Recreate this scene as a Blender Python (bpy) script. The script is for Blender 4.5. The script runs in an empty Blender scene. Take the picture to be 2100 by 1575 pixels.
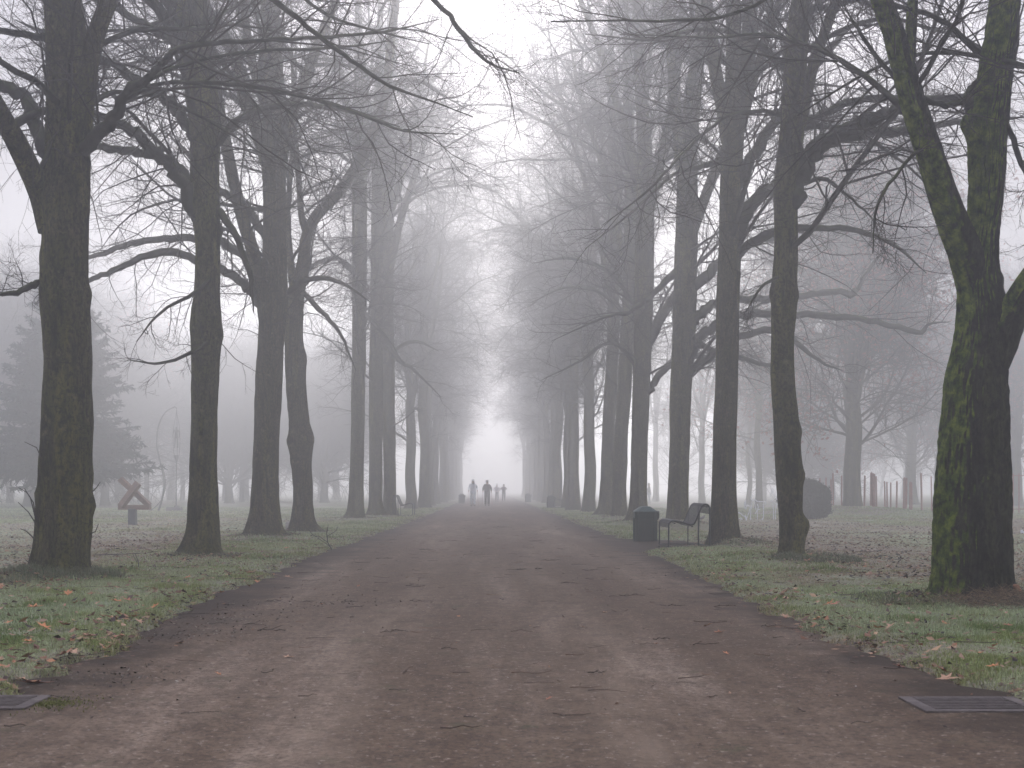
import bpy, math, random
import numpy as np
from mathutils import noise as mn, Vector

RNG = np.random.default_rng(7)
random.seed(7)
sc = bpy.context.scene
COL = sc.collection
PI = math.pi
F = 2917.0          # focal length in pixels of the 2100 px wide photograph
VX, HY, CH = 1007.0, 1002.0, 1.2   # vanishing point and eye height

# ------------------------------------------------------------------ camera
cam_d = bpy.data.cameras.new('camera')
cam = bpy.data.objects.new('camera', cam_d); COL.objects.link(cam)
cam.location = (0, 0, CH); cam.rotation_euler = (PI/2, 0, 0)
cam_d.sensor_width = 36; cam_d.lens = 36*F/2100
cam_d.shift_x = (1050-VX)/2100; cam_d.shift_y = (HY-787.5)/2100
cam_d.clip_end = 2000
cam_d.dof.use_dof = True; cam_d.dof.focus_distance = 42; cam_d.dof.aperture_fstop = 8.0
sc.camera = cam

# ------------------------------------------------------------------ world, sun, exposure
SUN_EL, SUN_AZ = 17, 1.5
OVC = (.0, 6.0)
w = bpy.data.worlds.new('World'); sc.world = w; w.use_nodes = True
nt = w.node_tree; nt.nodes.clear()
sky = nt.nodes.new('ShaderNodeTexSky'); sky.sky_type = 'NISHITA'; sky.sun_disc = False
sky.sun_elevation = math.radians(SUN_EL); sky.sun_rotation = math.radians(SUN_AZ)
sky.air_density = 1.0; sky.dust_density = 1.5; sky.ozone_density = 1.0; sky.altitude = 50
hs = nt.nodes.new('ShaderNodeHueSaturation'); hs.inputs['Saturation'].default_value = 0.30
hs.inputs['Value'].default_value = 1.0
tint = nt.nodes.new('ShaderNodeMixRGB'); tint.blend_type = 'MULTIPLY'; tint.inputs[0].default_value = 1
tint.inputs[2].default_value = (1.0, .982, 1.13, 1)
bg = nt.nodes.new('ShaderNodeBackground'); bg.inputs['Strength'].default_value = 0.15
out = nt.nodes.new('ShaderNodeOutputWorld')
nt.links.new(sky.outputs[0], hs.inputs['Color']); nt.links.new(hs.outputs[0], tint.inputs[1])
# overcast sky: brighter overhead than at the horizon
tcw = nt.nodes.new('ShaderNodeTexCoord'); spw = nt.nodes.new('ShaderNodeSeparateXYZ'); nt.links.new(tcw.outputs['Generated'], spw.inputs[0])
mr = nt.nodes.new('ShaderNodeMapRange'); 
sq = nt.nodes.new('ShaderNodeMath'); sq.operation = 'POWER'; sq.inputs[1].default_value = 3.0; sq.use_clamp = True
nt.links.new(spw.outputs[2], sq.inputs[0]); nt.links.new(sq.outputs[0], mr.inputs[0])
mr.inputs[1].default_value = 0.0; mr.inputs[2].default_value = 1.0; mr.inputs[3].default_value = OVC[0]; mr.inputs[4].default_value = OVC[1]
ov = nt.nodes.new('ShaderNodeMixRGB'); ov.blend_type = 'MULTIPLY'; ov.inputs[0].default_value = 1
nt.links.new(tint.outputs[0], ov.inputs[1]); nt.links.new(mr.outputs[0], ov.inputs[2])
nt.links.new(ov.outputs[0], bg.inputs['Color']); nt.links.new(bg.outputs[0], out.inputs[0])
sl = bpy.data.lights.new('sun', 'SUN'); sl.energy = 0.95; sl.angle = math.radians(16); sl.color = (1, .97, .955)
so = bpy.data.objects.new('sun', sl); COL.objects.link(so)
e, a = math.radians(SUN_EL), math.radians(SUN_AZ)
so.rotation_euler = Vector((math.sin(a)*math.cos(e), math.cos(a)*math.cos(e), math.sin(e))).to_track_quat('Z', 'Y').to_euler()
sc.view_settings.view_transform = 'Standard'; sc.view_settings.look = 'None'
sc.view_settings.exposure = 0.93; sc.view_settings.gamma = 1.0
cy = sc.cycles
cy.max_bounces = 8; cy.diffuse_bounces = 3; cy.glossy_bounces = 2; cy.transmission_bounces = 2
cy.volume_bounces = 3; cy.transparent_max_bounces = 4
cy.use_denoising = True; cy.use_adaptive_sampling = True; cy.adaptive_threshold = 0.02
cy.sample_clamp_indirect = 4

# ------------------------------------------------------------------ haze
HAZE = 0.0095
def build_haze():
    me = bpy.data.meshes.new('haze')
    x0, x1, y0, y1, z0, z1 = -260, 260, -40, 420, -1.2, 22.5
    v = [(x, y, z) for z in (z0, z1) for y in (y0, y1) for x in (x0, x1)]
    me.from_pydata(v, [], [(0,2,3,1),(4,5,7,6),(0,1,5,4),(2,6,7,3),(0,4,6,2),(1,3,7,5)])
    o = bpy.data.objects.new('haze', me); COL.objects.link(o); o['kind'] = 'stuff'
    m = bpy.data.materials.new('haze'); m.use_nodes = True; n = m.node_tree; n.nodes.clear()
    v = n.nodes.new('ShaderNodeVolumePrincipled'); ou = n.nodes.new('ShaderNodeOutputMaterial')
    v.inputs['Color'].default_value = (.965, .965, .975, 1); v.inputs['Density'].default_value = HAZE
    v.inputs['Anisotropy'].default_value = 0.8
    n.links.new(v.outputs[0], ou.inputs['Volume']); me.materials.append(m)
build_haze()

# ------------------------------------------------------------------ helpers
def at(px, py, d):
    return ((px-VX)*d/F, d, CH-(py-HY)*d/F)
def gd(py):                      # distance of a point on the ground seen at row py
    return CH*F/(py-HY)
def tag(o, label=None, cat=None, group=None, kind=None):
    if label: o['label'] = label
    if cat: o['category'] = cat
    if group: o['group'] = group
    if kind: o['kind'] = kind
    return o
def empty(name, loc, label, cat, group=None, rz=0):
    o = bpy.data.objects.new(name, None); COL.objects.link(o)
    o.location = loc; o.rotation_euler = (0, 0, rz); o.empty_display_size = .2
    return tag(o, label, cat, group)
def copy_tree(o, parent=None):
    c = o.copy(); COL.objects.link(c); c.parent = parent
    for ch in list(o.children): copy_tree(ch, c)
    return c

class MB:
    def __init__(s): s.v = []; s.f = []; s.n = 0; s.c = []
    def add(s, v, f, col=None):
        v = np.asarray(v, float).reshape(-1, 3); f = np.asarray(f, np.int64)
        s.v.append(v); s.f.append(f + s.n); s.n += len(v)
        if col is not None: s.c.append(np.broadcast_to(np.asarray(col, float), (len(v), 3)))
    def build(s, name, mat, parent=None, smooth=True):
        me = bpy.data.meshes.new(name)
        V = np.concatenate(s.v); sizes = np.concatenate([np.full(len(f), f.shape[1]) for f in s.f])
        L = np.concatenate([f.ravel() for f in s.f])
        me.vertices.add(len(V)); me.vertices.foreach_set('co', V.ravel().astype(np.float32))
        me.loops.add(len(L)); me.loops.foreach_set('vertex_index', L.astype(np.int32))
        me.polygons.add(len(sizes))
        st = np.concatenate([[0], np.cumsum(sizes)[:-1]])
        me.polygons.foreach_set('loop_start', st.astype(np.int32))
        me.polygons.foreach_set('loop_total', sizes.astype(np.int32))
        me.polygons.foreach_set('use_smooth', np.full(len(sizes), smooth))
        if s.c:
            C = np.concatenate(s.c); at_ = me.color_attributes.new('tint', 'FLOAT_COLOR', 'POINT')
            at_.data.foreach_set('color', np.concatenate([C, np.ones((len(C), 1))], 1).ravel().astype(np.float32))
        me.update(calc_edges=True); me.validate()
        if mat: me.materials.append(mat)
        o = bpy.data.objects.new(name, me); COL.objects.link(o); o.parent = parent
        return o
    def box(s, c, h, R=None, bev=0.0, col=None):      # centre, half sizes, rotation matrix 3x3
        c = np.array(c, float); h = np.array(h, float)
        if bev <= 0:
            v = np.array([(x, y, z) for z in (-1, 1) for y in (-1, 1) for x in (-1, 1)], float)*h
            f = [(0,2,3,1),(4,5,7,6),(0,1,5,4),(2,6,7,3),(0,4,6,2),(1,3,7,5)]
            if R is not None: v = v @ np.array(R).T
            s.add(v+c, f, col); return
        b = bev; v = []; idx = {}
        for ax in range(3):
            for sx in (-1, 1):
                for sy in (-1, 1):
                    for sz in (-1, 1):
                        p = np.array((sx, sy, sz), float)*(h-b); p[ax] = (sx, sy, sz)[ax]*h[ax]
                        idx[(ax, sx, sy, sz)] = len(v); v.append(p)
        f = []
        for ax in range(3):
            o1, o2 = (ax+1) % 3, (ax+2) % 3
            for sg in (-1, 1):
                q = []
                for a_, b_ in ((-1,-1),(1,-1),(1,1),(-1,1)):
                    t = [0,0,0]; t[ax] = sg; t[o1] = a_; t[o2] = b_; q.append(idx[(ax,)+tuple(t)])
                f.append(q if sg > 0 else q[::-1])
        for ax in range(3):                         # edge bevels
            o1, o2 = (ax+1) % 3, (ax+2) % 3
            for a_ in (-1, 1):
                for b_ in (-1, 1):
                    t0 = [0,0,0]; t0[ax] = -1; t0[o1] = a_; t0[o2] = b_; t1 = list(t0); t1[ax] = 1
                    q = [idx[(o1,)+tuple(t0)], idx[(o1,)+tuple(t1)], idx[(o2,)+tuple(t1)], idx[(o2,)+tuple(t0)]]
                    f.append(q if a_*b_ < 0 else q[::-1])
        v = np.array(v)
        tri = [[idx[(0,)+t], idx[(1,)+t], idx[(2,)+t]] for t in [(x, y, z) for x in (-1,1) for y in (-1,1) for z in (-1,1)]]
        if R is not None: v = v @ np.array(R).T
        n0 = s.n; s.add(v+c, f, col); s.f.append(np.array(tri)+n0)
    def tubes(s, P, R, S=3, cap=False, col=None):
        P = np.asarray(P, float); R = np.asarray(R, float)
        if P.ndim == 2: P = P[None]; R = R[None]
        N, K, _ = P.shape
        T = np.gradient(P, axis=1); T /= np.linalg.norm(T, axis=2, keepdims=True)+1e-9
        m = T.mean(1); ref = np.where(np.abs(m[:, 2:3]) > .8, np.array([[1., 0, 0]]), np.array([[0, 0, 1.]]))
        ref = np.cross(m, ref)[:, None, :]
        U = ref-(ref*T).sum(2, keepdims=True)*T; U /= np.linalg.norm(U, axis=2, keepdims=True)+1e-9
        W = np.cross(T, U)
        an = np.arange(S)*2*PI/S
        V = P[:, :, None, :]+R[:, :, None, None]*(np.cos(an)[None, None, :, None]*U[:, :, None, :]+np.sin(an)[None, None, :, None]*W[:, :, None, :])
        base = (np.arange(N)*K*S)[:, None, None]; k = np.arange(K-1)[None, :, None]*S; j = np.arange(S)[None, None, :]; j2 = (j+1) % S
        q = np.stack([base+k+j, base+k+j2, base+k+S+j2, base+k+S+j], -1).reshape(-1, 4)
        n0 = s.n
        if col is not None: col = np.repeat(np.broadcast_to(np.asarray(col, float), (N, 3)), K*S, 0)
        s.add(V.reshape(-1, 3), q, col)
        if cap:
            for i in range(N):
                for kk, rev in ((0, 1), (K-1, 0)):
                    r = (n0+i*K*S+kk*S+np.arange(S))
                    s.f.append((r[::-1] if rev else r)[None])

def spline(pts, step=None, n=None):             # Catmull-Rom through rows of (x,y,z,r..)
    p = np.array(pts, float)
    if len(p) == 2 and n is None and step is None: return p
    q = np.concatenate([[2*p[0]-p[1]], p, [2*p[-1]-p[-2]]])
    outp = []
    for i in range(len(p)-1):
        a_, b_, c_, d_ = q[i:i+4]
        L = np.linalg.norm((c_-b_)[:3]); m = n or max(1, int(round(L/step)))
        t = (np.arange(m)/m)[:, None]
        outp.append(.5*((2*b_)+(-a_+c_)*t+(2*a_-5*b_+4*c_-d_)*t*t+(-a_+3*b_-3*c_+d_)*t**3))
    outp.append(p[-1:]); return np.concatenate(outp)

def hash2(ix, iy, seed):
    h = (ix.astype(np.int64)*374761393+iy.astype(np.int64)*668265263+seed*974711) & 0xffffffff
    h = ((h ^ (h >> 13))*1274126177) & 0xffffffff
    return ((h ^ (h >> 16)) & 0xffff)/65535.0
def vnoise(x, y, seed=0):
    x = np.asarray(x, float); y = np.asarray(y, float)
    ix = np.floor(x); iy = np.floor(y); fx = x-ix; fy = y-iy; fx = fx*fx*(3-2*fx); fy = fy*fy*(3-2*fy)
    a_, b_, c_, d_ = (hash2(ix+i, iy+j, seed) for j in (0, 1) for i in (0, 1))
    return (a_*(1-fx)+b_*fx)*(1-fy)+(c_*(1-fx)+d_*fx)*fy
def fbm(x, y, seed=0, o=4):
    s_ = 0; am = .5; t = 0
    for k in range(o):
        s_ = s_+am*vnoise(x*2**k, y*2**k, seed+k*17); t += am; am *= .5
    return s_/t
def sstep(a_, b_, x): t = np.clip((x-a_)/(b_-a_), 0, 1); return t*t*(3-2*t)

# ------------------------------------------------------------------ materials
class NT:
    def __init__(s, name, rough=.8, spec=.2):
        s.m = bpy.data.materials.new(name); s.m.use_nodes = True; s.t = s.m.node_tree
        s.b = s.t.nodes['Principled BSDF']; s.b.inputs['Roughness'].default_value = rough
        s.b.inputs['Specular IOR Level'].default_value = spec
        s.tc = s.t.nodes.new('ShaderNodeTexCoord')
    def n(s, t, **k):
        x = s.t.nodes.new(t)
        for a_, v in k.items(): setattr(x, a_, v)
        return x
    def l(s, a_, b_): s.t.links.new(a_, b_)
    def mapp(s, scale=(1, 1, 1), co='Object'):
        m = s.n('ShaderNodeMapping'); m.inputs['Scale'].default_value = scale; s.l(s.tc.outputs[co], m.inputs[0]); return m.outputs[0]
    def noise(s, sc_, det=4, rough=.55, vec=None, dist=0):
        x = s.n('ShaderNodeTexNoise'); x.inputs['Scale'].default_value = sc_; x.inputs['Detail'].default_value = det
        x.inputs['Roughness'].default_value = rough; x.inputs['Distortion'].default_value = dist
        s.l(vec or s.tc.outputs['Object'], x.inputs['Vector']); return x.outputs[0]
    def vor(s, sc_, vec=None, feat='F1'):
        x = s.n('ShaderNodeTexVoronoi'); x.feature = feat; x.inputs['Scale'].default_value = sc_
        s.l(vec or s.tc.outputs['Object'], x.inputs['Vector']); return x.outputs[0]
    def ramp(s, fac, stops):
        r = s.n('ShaderNodeValToRGB'); e_ = r.color_ramp.elements
        while len(e_) < len(stops): e_.new(.5)
        for el, (p, c) in zip(e_, stops): el.position = p; el.color = (c, c, c, 1) if isinstance(c, (int, float)) else tuple(c)+(1,)
        s.l(fac, r.inputs[0]); return r.outputs[0]
    def mix(s, fac, a_, b_, mode='MIX'):
        x = s.n('ShaderNodeMixRGB', blend_type=mode)
        for i, v in enumerate((fac, a_, b_)):
            if isinstance(v, (int, float)): x.inputs[i].default_value = v if i == 0 else (v, v, v, 1)
            elif isinstance(v, tuple): x.inputs[i].default_value = v+(1,)
            else: s.l(v, x.inputs[i])
        return x.outputs[0]
    def math(s, op, a_, b_=0.0):
        x = s.n('ShaderNodeMath', operation=op)
        for i, v in enumerate((a_, b_)):
            if isinstance(v, (int, float)): x.inputs[i].default_value = v
            else: s.l(v, x.inputs[i])
        return x.outputs[0]
    def col(s, c):
        if isinstance(c, tuple): s.b.inputs['Base Color'].default_value = c+(1,)
        else: s.l(c, s.b.inputs['Base Color'])
    def bump(s, h, st=.5, dist=.02):
        b = s.n('ShaderNodeBump'); b.inputs['Strength'].default_value = st; b.inputs['Distance'].default_value = dist
        s.l(h, b.inputs['Height']); s.l(b.outputs[0], s.b.inputs['Normal'])

def mat_bark(name, c0, c1, green, gamt, ridge=1.0, moss=0.0):
    k = NT(name, .9, .12)
    vv = k.mapp((9*ridge, 9*ridge, 1.5)); n1 = k.noise(1.7, 9, .72, vv, .6)
    hv = k.mapp((2.2, 2.2, 15)); nh = k.noise(1.6, 5, .7, hv, .5)            # level wrinkles and lenticels
    n2 = k.noise(1.5, 5, .65); n3 = k.noise(30, 5, .7, k.mapp((1, 1, .6)))
    base = k.ramp(n1, [(.36, c0), (.50, tuple((a_+b_)/2 for a_, b_ in zip(c0, c1))), (.62, c1)])
    base = k.mix(k.ramp(n2, [(.5-gamt*.2, 0.0), (.62, gamt)]), base, green)
    st1 = k.noise(1.1, 5, .6, k.mapp((3.2, 3.2, .40)), .3); st2 = k.noise(.9, 6, .7, k.mapp((2.6, 2.6, .9)), .3)
    base = k.mix(k.ramp(st1, [(.53, 0.0), (.62, .8*gamt)]), base, (c1[0]*1.15, c1[1]*1.35, c1[2]*.45))
    base = k.mix(k.ramp(st2, [(.36, .85), (.47, 0.0)]), base, tuple(x*.6 for x in c0))
    base = k.mix(k.ramp(n3, [(.40, .75), (.54, 0.0)]), base, tuple(x*.5 for x in c0))
    if not moss: base = k.mix(k.ramp(nh, [(.60, 0.0), (.68, .8)]), base, tuple(x*.5 for x in c0))
    lich = k.ramp(k.noise(5, 5, .75), [(.58, 0.0), (.68, .5)])
    base = k.mix(lich, base, (c1[0]*1.5, c1[1]*1.65, c1[2]*1.45))
    base = k.mix(k.ramp(k.noise(2.4, 6, .75), [(.56, 0.0), (.66, .85)]), base, tuple(x*.55 for x in c0))
    if moss > 0:
        g = k.n('ShaderNodeNewGeometry'); dp = k.n('ShaderNodeVectorMath', operation='DOT_PRODUCT')
        k.l(g.outputs['Normal'], dp.inputs[0]); dp.inputs[1].default_value = (-.92, -.05, .38)
        mm = k.math('ADD', k.math('MULTIPLY', dp.outputs['Value'], .40), k.noise(2.6, 6, .7))
        sz = k.n('ShaderNodeSeparateXYZ'); k.l(k.tc.outputs['Object'], sz.inputs[0])
        mm = k.math('ADD', mm, k.ramp(k.math('MULTIPLY', sz.outputs[2], .1), [(.27, 0.0), (.40, .36)]))
        mm = k.ramp(mm, [(.80-moss*.1, 0.0), (.92-moss*.1, .95)])
        mc = k.ramp(k.noise(9, 6, .7), [(.36, (.014, .024, .003)), (.48, (.08, .125, .010)), (.62, (.22, .28, .03))])
        base = k.mix(mm, base, mc)
    k.col(base)
    h = k.math('ADD', k.math('MULTIPLY', n1, 1.0), k.math('MULTIPLY', n3, .5))
    k.bump(h, 1.0, .06*ridge); return k.m
M = {}
M['bark'] = mat_bark('bark', (.015, .012, .007), (.15, .118, .066), (.085, .085, .014), .9)
M['bark2'] = mat_bark('bark_ridged', (.015, .011, .007), (.15, .110, .064), (.078, .074, .016), .7, 1.5)
M['bark_old'] = mat_bark('bark_old', (.006, .006, .004), (.075, .066, .046), (.03, .034, .010), .4, 1.0, moss=.9)  # near-black low tone puts occlusion shade into the bark furrows
k = NT('twig', .85, .15); k.col(k.ramp(k.noise(1.1, 4), [(.3, (.036, .030, .026)), (.7, (.075, .060, .050))])); M['twig'] = k.m
k = NT('limb', .9, .15)
g = k.n('ShaderNodeNewGeometry'); sp = k.n('ShaderNodeSeparateXYZ'); k.l(g.outputs['Normal'], sp.inputs[0])
lm = k.ramp(k.math('ADD', k.math('MULTIPLY', sp.outputs[2], .35), k.noise(3, 5)), [(.55, 0.0), (.8, .9)])
k.col(k.mix(lm, k.ramp(k.noise(6, 5), [(.3, (.025, .022, .018)), (.7, (.06, .052, .043))]), (.055, .062, .020)))
k.bump(k.noise(30, 4), .6, .02); M['limb'] = k.m

def simple(name, c, rough=.6, spec=.4, var=.25, sc_=6, metal=0, bump=0):
    k = NT(name, rough, spec); k.b.inputs['Metallic'].default_value = metal
    nn = k.noise(sc_, 6, .65)
    k.col(k.ramp(nn, [(.3, tuple(x*(1-var) for x in c)), (.7, tuple(min(1, x*(1+var)) for x in c))]))
    if bump: k.bump(k.noise(sc_*6, 4), .5, bump)
    return k.m

M['withered'] = simple('withered_leaf', (.30, .10, .07), .8, .2, .35, 3)
# ------------------------------------------------------------------ bare trees
def grow(P0, D0, L, K, wander, ta, tb, rng, flat=1.0):
    N = len(P0); P = np.zeros((N, K+1, 3)); P[:, 0] = P0; D = D0.copy(); step = (L/K)[:, None]
    cv = rng.normal(size=(N, 3))*wander*.5
    for i in range(K):
        t = i/K
        D = D+rng.normal(size=(N, 3))*wander+cv
        D[:, 2] += ta+tb*t; D[:, 2] *= flat
        D /= np.linalg.norm(D, axis=1, keepdims=True); P[:, i+1] = P[:, i]+D*step
    return P
def kids(P, R, n, t0, t1, a0, a1, rng, hz=1.0):
    N, K, _ = P.shape
    i = np.repeat(np.arange(N), n); t = (t0+(t1-t0)*((np.tile(np.arange(n), N)+rng.random(N*n))/n))*(K-1)
    k0 = np.minimum(t.astype(int), K-2); f = (t-k0)[:, None]
    p = P[i, k0]*(1-f)+P[i, k0+1]*f; T = P[i, k0+1]-P[i, k0]; T /= np.linalg.norm(T, axis=1, keepdims=True)+1e-9
    r = R[i, k0]*(1-f[:, 0])+R[i, k0+1]*f[:, 0]
    v = rng.normal(size=(N*n, 3)); v[:, 2] *= hz
    v -= (v*T).sum(1, keepdims=True)*T; v /= np.linalg.norm(v, axis=1, keepdims=True)+1e-9
    an = rng.uniform(a0, a1, N*n)[:, None]
    return i, t/(K-1), p, T*np.cos(an)+v*np.sin(an), r
def taper(r0, K, p=.9, end=.12):
    t = np.linspace(0, 1, K+1)[None, :]
    return r0[:, None]*((1-end)*(1-t)**p+end)

def twigs(mb, P, R, L, rng, n2, n3, n4, s2=1.0, tw=1.0, t0=.12, droop=-.05):
    """second, third and fourth order branching on limbs P"""
    i, t, p, d, r = kids(P, R, n2, t0, 1.0, .5, 1.15, rng, .75)
    L2 = s2*np.clip(.56*L[i]*(1.1-.6*t), .6, 3.2)*rng.uniform(.55, 1.15, len(i))
    r2 = np.minimum(r*.65, (.0045+.0046*L2)*tw); P2 = grow(p, d, L2, 6, .15, -.03, .06, rng); R2 = taper(r2, 6, .8, .22)
    mb.tubes(P2, R2, 4)
    i, t, p, d, r = kids(P2, R2, n3, .08, 1.0, .45, 1.0, rng, .7)
    L3 = np.clip(.55*L2[i]*(1.15-.7*t), .25, 1.15)*rng.uniform(.5, 1.2, len(i))
    r3 = np.minimum(r*.8, (.0024+.0026*L3)*tw); P3 = grow(p, d, L3, 4, .17, .0, .06, rng); R3 = taper(r3, 4, .8, .4)
    mb.tubes(P3, R3, 3)
    if n4:
        i, t, p, d, r = kids(P3, R3, n4, .1, 1.0, .5, 1.0, rng, .8)
        L4 = np.clip(.5*L3[i], .1, .42)*rng.uniform(.5, 1.2, len(i))
        P4 = grow(p, d, L4, 2, .12, .03, 0, rng); R4 = taper(np.full(len(i), .0019*tw), 2, .8, .6)
        mb.tubes(P4, R4, 3)
    return P3

def trunk_tube(mb, pts, S, step, seed, amp=.05, flare=0.0, roots=5, ridge=0.0, knots=()):
    q = spline(pts, step); P = q[:, :3]; R = q[:, 3]; K = len(P)
    T = np.gradient(P, axis=0); T /= np.linalg.norm(T, axis=1, keepdims=True)
    an = np.arange(S)*2*PI/S
    V = np.zeros((K, S, 3)); rs = random.Random(seed); ph = rs.random()*9
    U = np.tile(np.array([1., 0, 0]), (K, 1)); U -= (U*T).sum(1, keepdims=True)*T; U /= np.linalg.norm(U, axis=1, keepdims=True)
    W = np.cross(T, U)
    for k_ in range(K):
        r0 = R[k_]; z = P[k_, 2]
        fl = flare*math.exp(-max(z, 0)/.22) if flare else 0
        for j in range(S):
            c, s_ = math.cos(an[j]), math.sin(an[j])
            nv = mn.fractal(Vector((c*1.1+ph, s_*1.1, z*.55+ph)), 1.0, 2.1, 4)
            r = r0*(1+amp*2.2*nv)
            n2 = mn.fractal(Vector((c*2.6+ph*3, s_*2.6, z*2.2)), 1.0, 2.1, 3); r += r0*amp*.9*n2
            if fl: r *= 1+fl*(.28+.72*(.5+.5*math.sin(roots*an[j]+ph+1.3*math.sin(2*an[j]+ph)))**2)
            if ridge:
                x = mn.fractal(Vector((c*4.2+ph, s_*4.2, z*.85)), 1.0, 2.0, 2)*1.3
                w_ = abs(math.sin(an[j]*17+x*5.5+2.2*mn.noise(Vector((c*2, s_*2, z*2.8)))))
                r += ridge*(w_**.6-.6)+ridge*.45*mn.noise(Vector((c*9*r0*4, s_*9*r0*4, z*11)))
            for (za, aa, hh, ww) in knots:
                da = math.atan2(math.sin(an[j]-aa), math.cos(an[j]-aa))*r0
                r += hh*math.exp(-((z-za)**2+da*da)/(ww*ww))
            V[k_, j] = P[k_]+r*(c*U[k_]+s_*W[k_])
    kk = np.arange(K-1)[:, None]*S; j = np.arange(S)[None, :]
    f = np.stack([kk+j, kk+(j+1) % S, kk+S+(j+1) % S, kk+S+j], -1).reshape(-1, 4)
    mb.add(V.reshape(-1, 3), f)

TREE_N = [0]
def make_tree(struct, loc, label, group=None, seed=1, mat='bark', limb_mat='limb', S=28, step=.16, flare=.55, ridge=0.0,
              dens=1.0, n3=8, n4=3, amp=.05, knots=(), tw=1.0, cat='tree', roots=5, name='bare_tree', zmin=3.2, limblen=1.0, side=None, droop=-.05, bush=1.0, gap=0, maxl=6.4, leafy=0):
    """struct: list of (kind, points[(x,y,z,r)]) in coordinates local to the foot of the tree"""
    rng = np.random.default_rng(seed)
    t = empty(name, loc, label, cat, group)
    tm, lm_, cm = MB(), MB(), MB()
    Ps, Rs, Ls = [], [], []            # limbs, resampled to 9 points
    def limb(q):
        q = spline(q, n=6); L = np.linalg.norm(np.diff(q[:, :3], axis=0), axis=1).sum()
        s_ = np.linspace(0, len(q)-1, 13); i = np.minimum(s_.astype(int), len(q)-2); f = (s_-i)[:, None]
        q2 = q[i]*(1-f)+q[i+1]*f; Ps.append(q2[:, :3]); Rs.append(q2[:, 3]); Ls.append(min(L, maxl))
    for kind, pts in struct:
        pts = np.array(pts, float)
        if kind == 'trunk':
            kn = list(knots)
            if S >= 28:                    # pruning scars and burrs of its own
                for _ in range(16): kn.append((float(rng.uniform(.7, 8.5)), float(rng.uniform(-2.9, -.2)), float(rng.uniform(.012, .034)), float(rng.uniform(.05, .11))))
            trunk_tube(tm, pts, S, step, seed, amp, flare, roots, ridge, kn)
        elif kind == 'leader':
            trunk_tube(tm, pts, max(8, S//2), step*2, seed+3, amp, 0, ridge=ridge*.5 if ridge else 0)
        else:
            pts[-1, 3] *= .35
            q = spline(pts, n=5); q[1:-1, :3] += rng.normal(size=(len(q)-2, 3))*q[1:-1, 3:4]*.22
            lm_.tubes(q[:, :3], np.maximum(q[:, 3], .006)*(1+.04*rng.normal(size=len(q))), 8 if pts[0, 3] > .03 else 5); limb(pts)
        if kind in ('trunk', 'leader'):
            q = spline(pts, .25); z = q[:, 2]; n = 0
            L = np.linalg.norm(np.diff(q[:, :3], axis=0), axis=1); Z = (z[1:]+z[:-1])/2
            pr = np.where(Z > zmin, L*(.9+.16*np.clip(Z-zmin, 0, 6)), 0)*dens*(1.3 if kind == 'trunk' else 1.0)
            num = rng.poisson(pr); idx = np.repeat(np.arange(len(L)), num)
            if not len(idx): continue
            p = q[idx, :3]+(q[idx+1, :3]-q[idx, :3])*rng.random((len(idx), 1)); r = q[idx, 3]
            az = rng.random(len(idx))*2*PI; el = rng.uniform(.25, .95, len(idx))
            D = np.stack([np.cos(az)*np.cos(el), np.sin(az)*np.cos(el), np.sin(el)], 1)
            if side is not None: D[:, 0] += side*rng.random(len(idx))
            D /= np.linalg.norm(D, axis=1, keepdims=True)
            hh = np.clip((p[:, 2]-zmin)/13, 0, 1)
            LL = limblen*rng.uniform(3.2, 7.2, len(idx))*(1.0-.35*hh)
            if gap:                       # boughs over the path are kept short low down, so the walk stays open
                tp = np.clip(D[:, 0]*gap, 0, 1)
                LL = LL*(1-tp*(1-np.interp(p[:, 2], [4, 8.5, 10.8, 13.5], [.16, .40, .95, 1.8])))
            r0 = np.minimum(r*.5, (.006+.0095*LL)*rng.uniform(.75, 1.35, len(idx)))
            GP = grow(p, D, LL, 12, .12, .03, -.11, rng); GR = taper(r0, 12, .85, .14)
            lm_.tubes(GP, GR, 6)
            Ps.extend(GP); Rs.extend(GR); Ls.extend(LL)
    P, R, L = np.array(Ps), np.array(Rs), np.array(Ls)
    for lo, hi, n2 in ((0, 2.2, 8), (2.2, 4, 13), (4, 6.5, 19), (6.5, 99, 27)):
        n2 = max(3, int(n2*bush))
        m = (L >= lo) & (L < hi)
        if m.any(): P3 = twigs(cm, P[m], R[m], L[m], rng, n2, n3, n4, tw=tw, droop=droop)
    if leafy:                              # withered leaves still hanging on
        q = P3[rng.integers(0, len(P3), leafy), rng.integers(1, 5, leafy)]+rng.normal(size=(leafy, 3))*.04; a_ = rng.normal(size=(leafy, 3))*.045; b_ = rng.normal(size=(leafy, 3))*.035
        l_ = MB(); l_.add(np.stack([q-a_, q+b_, q+a_, q-b_], 1).reshape(-1, 3), np.arange(leafy)[:, None]*4+np.arange(4)[None])
        l_.build('withered_leaves', M['withered'], t, False)
    tm.build('trunk', M[mat], t); lm_.build('limbs', M[limb_mat], t); cr = cm.build('crown', M['twig'], t)
    return t

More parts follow.
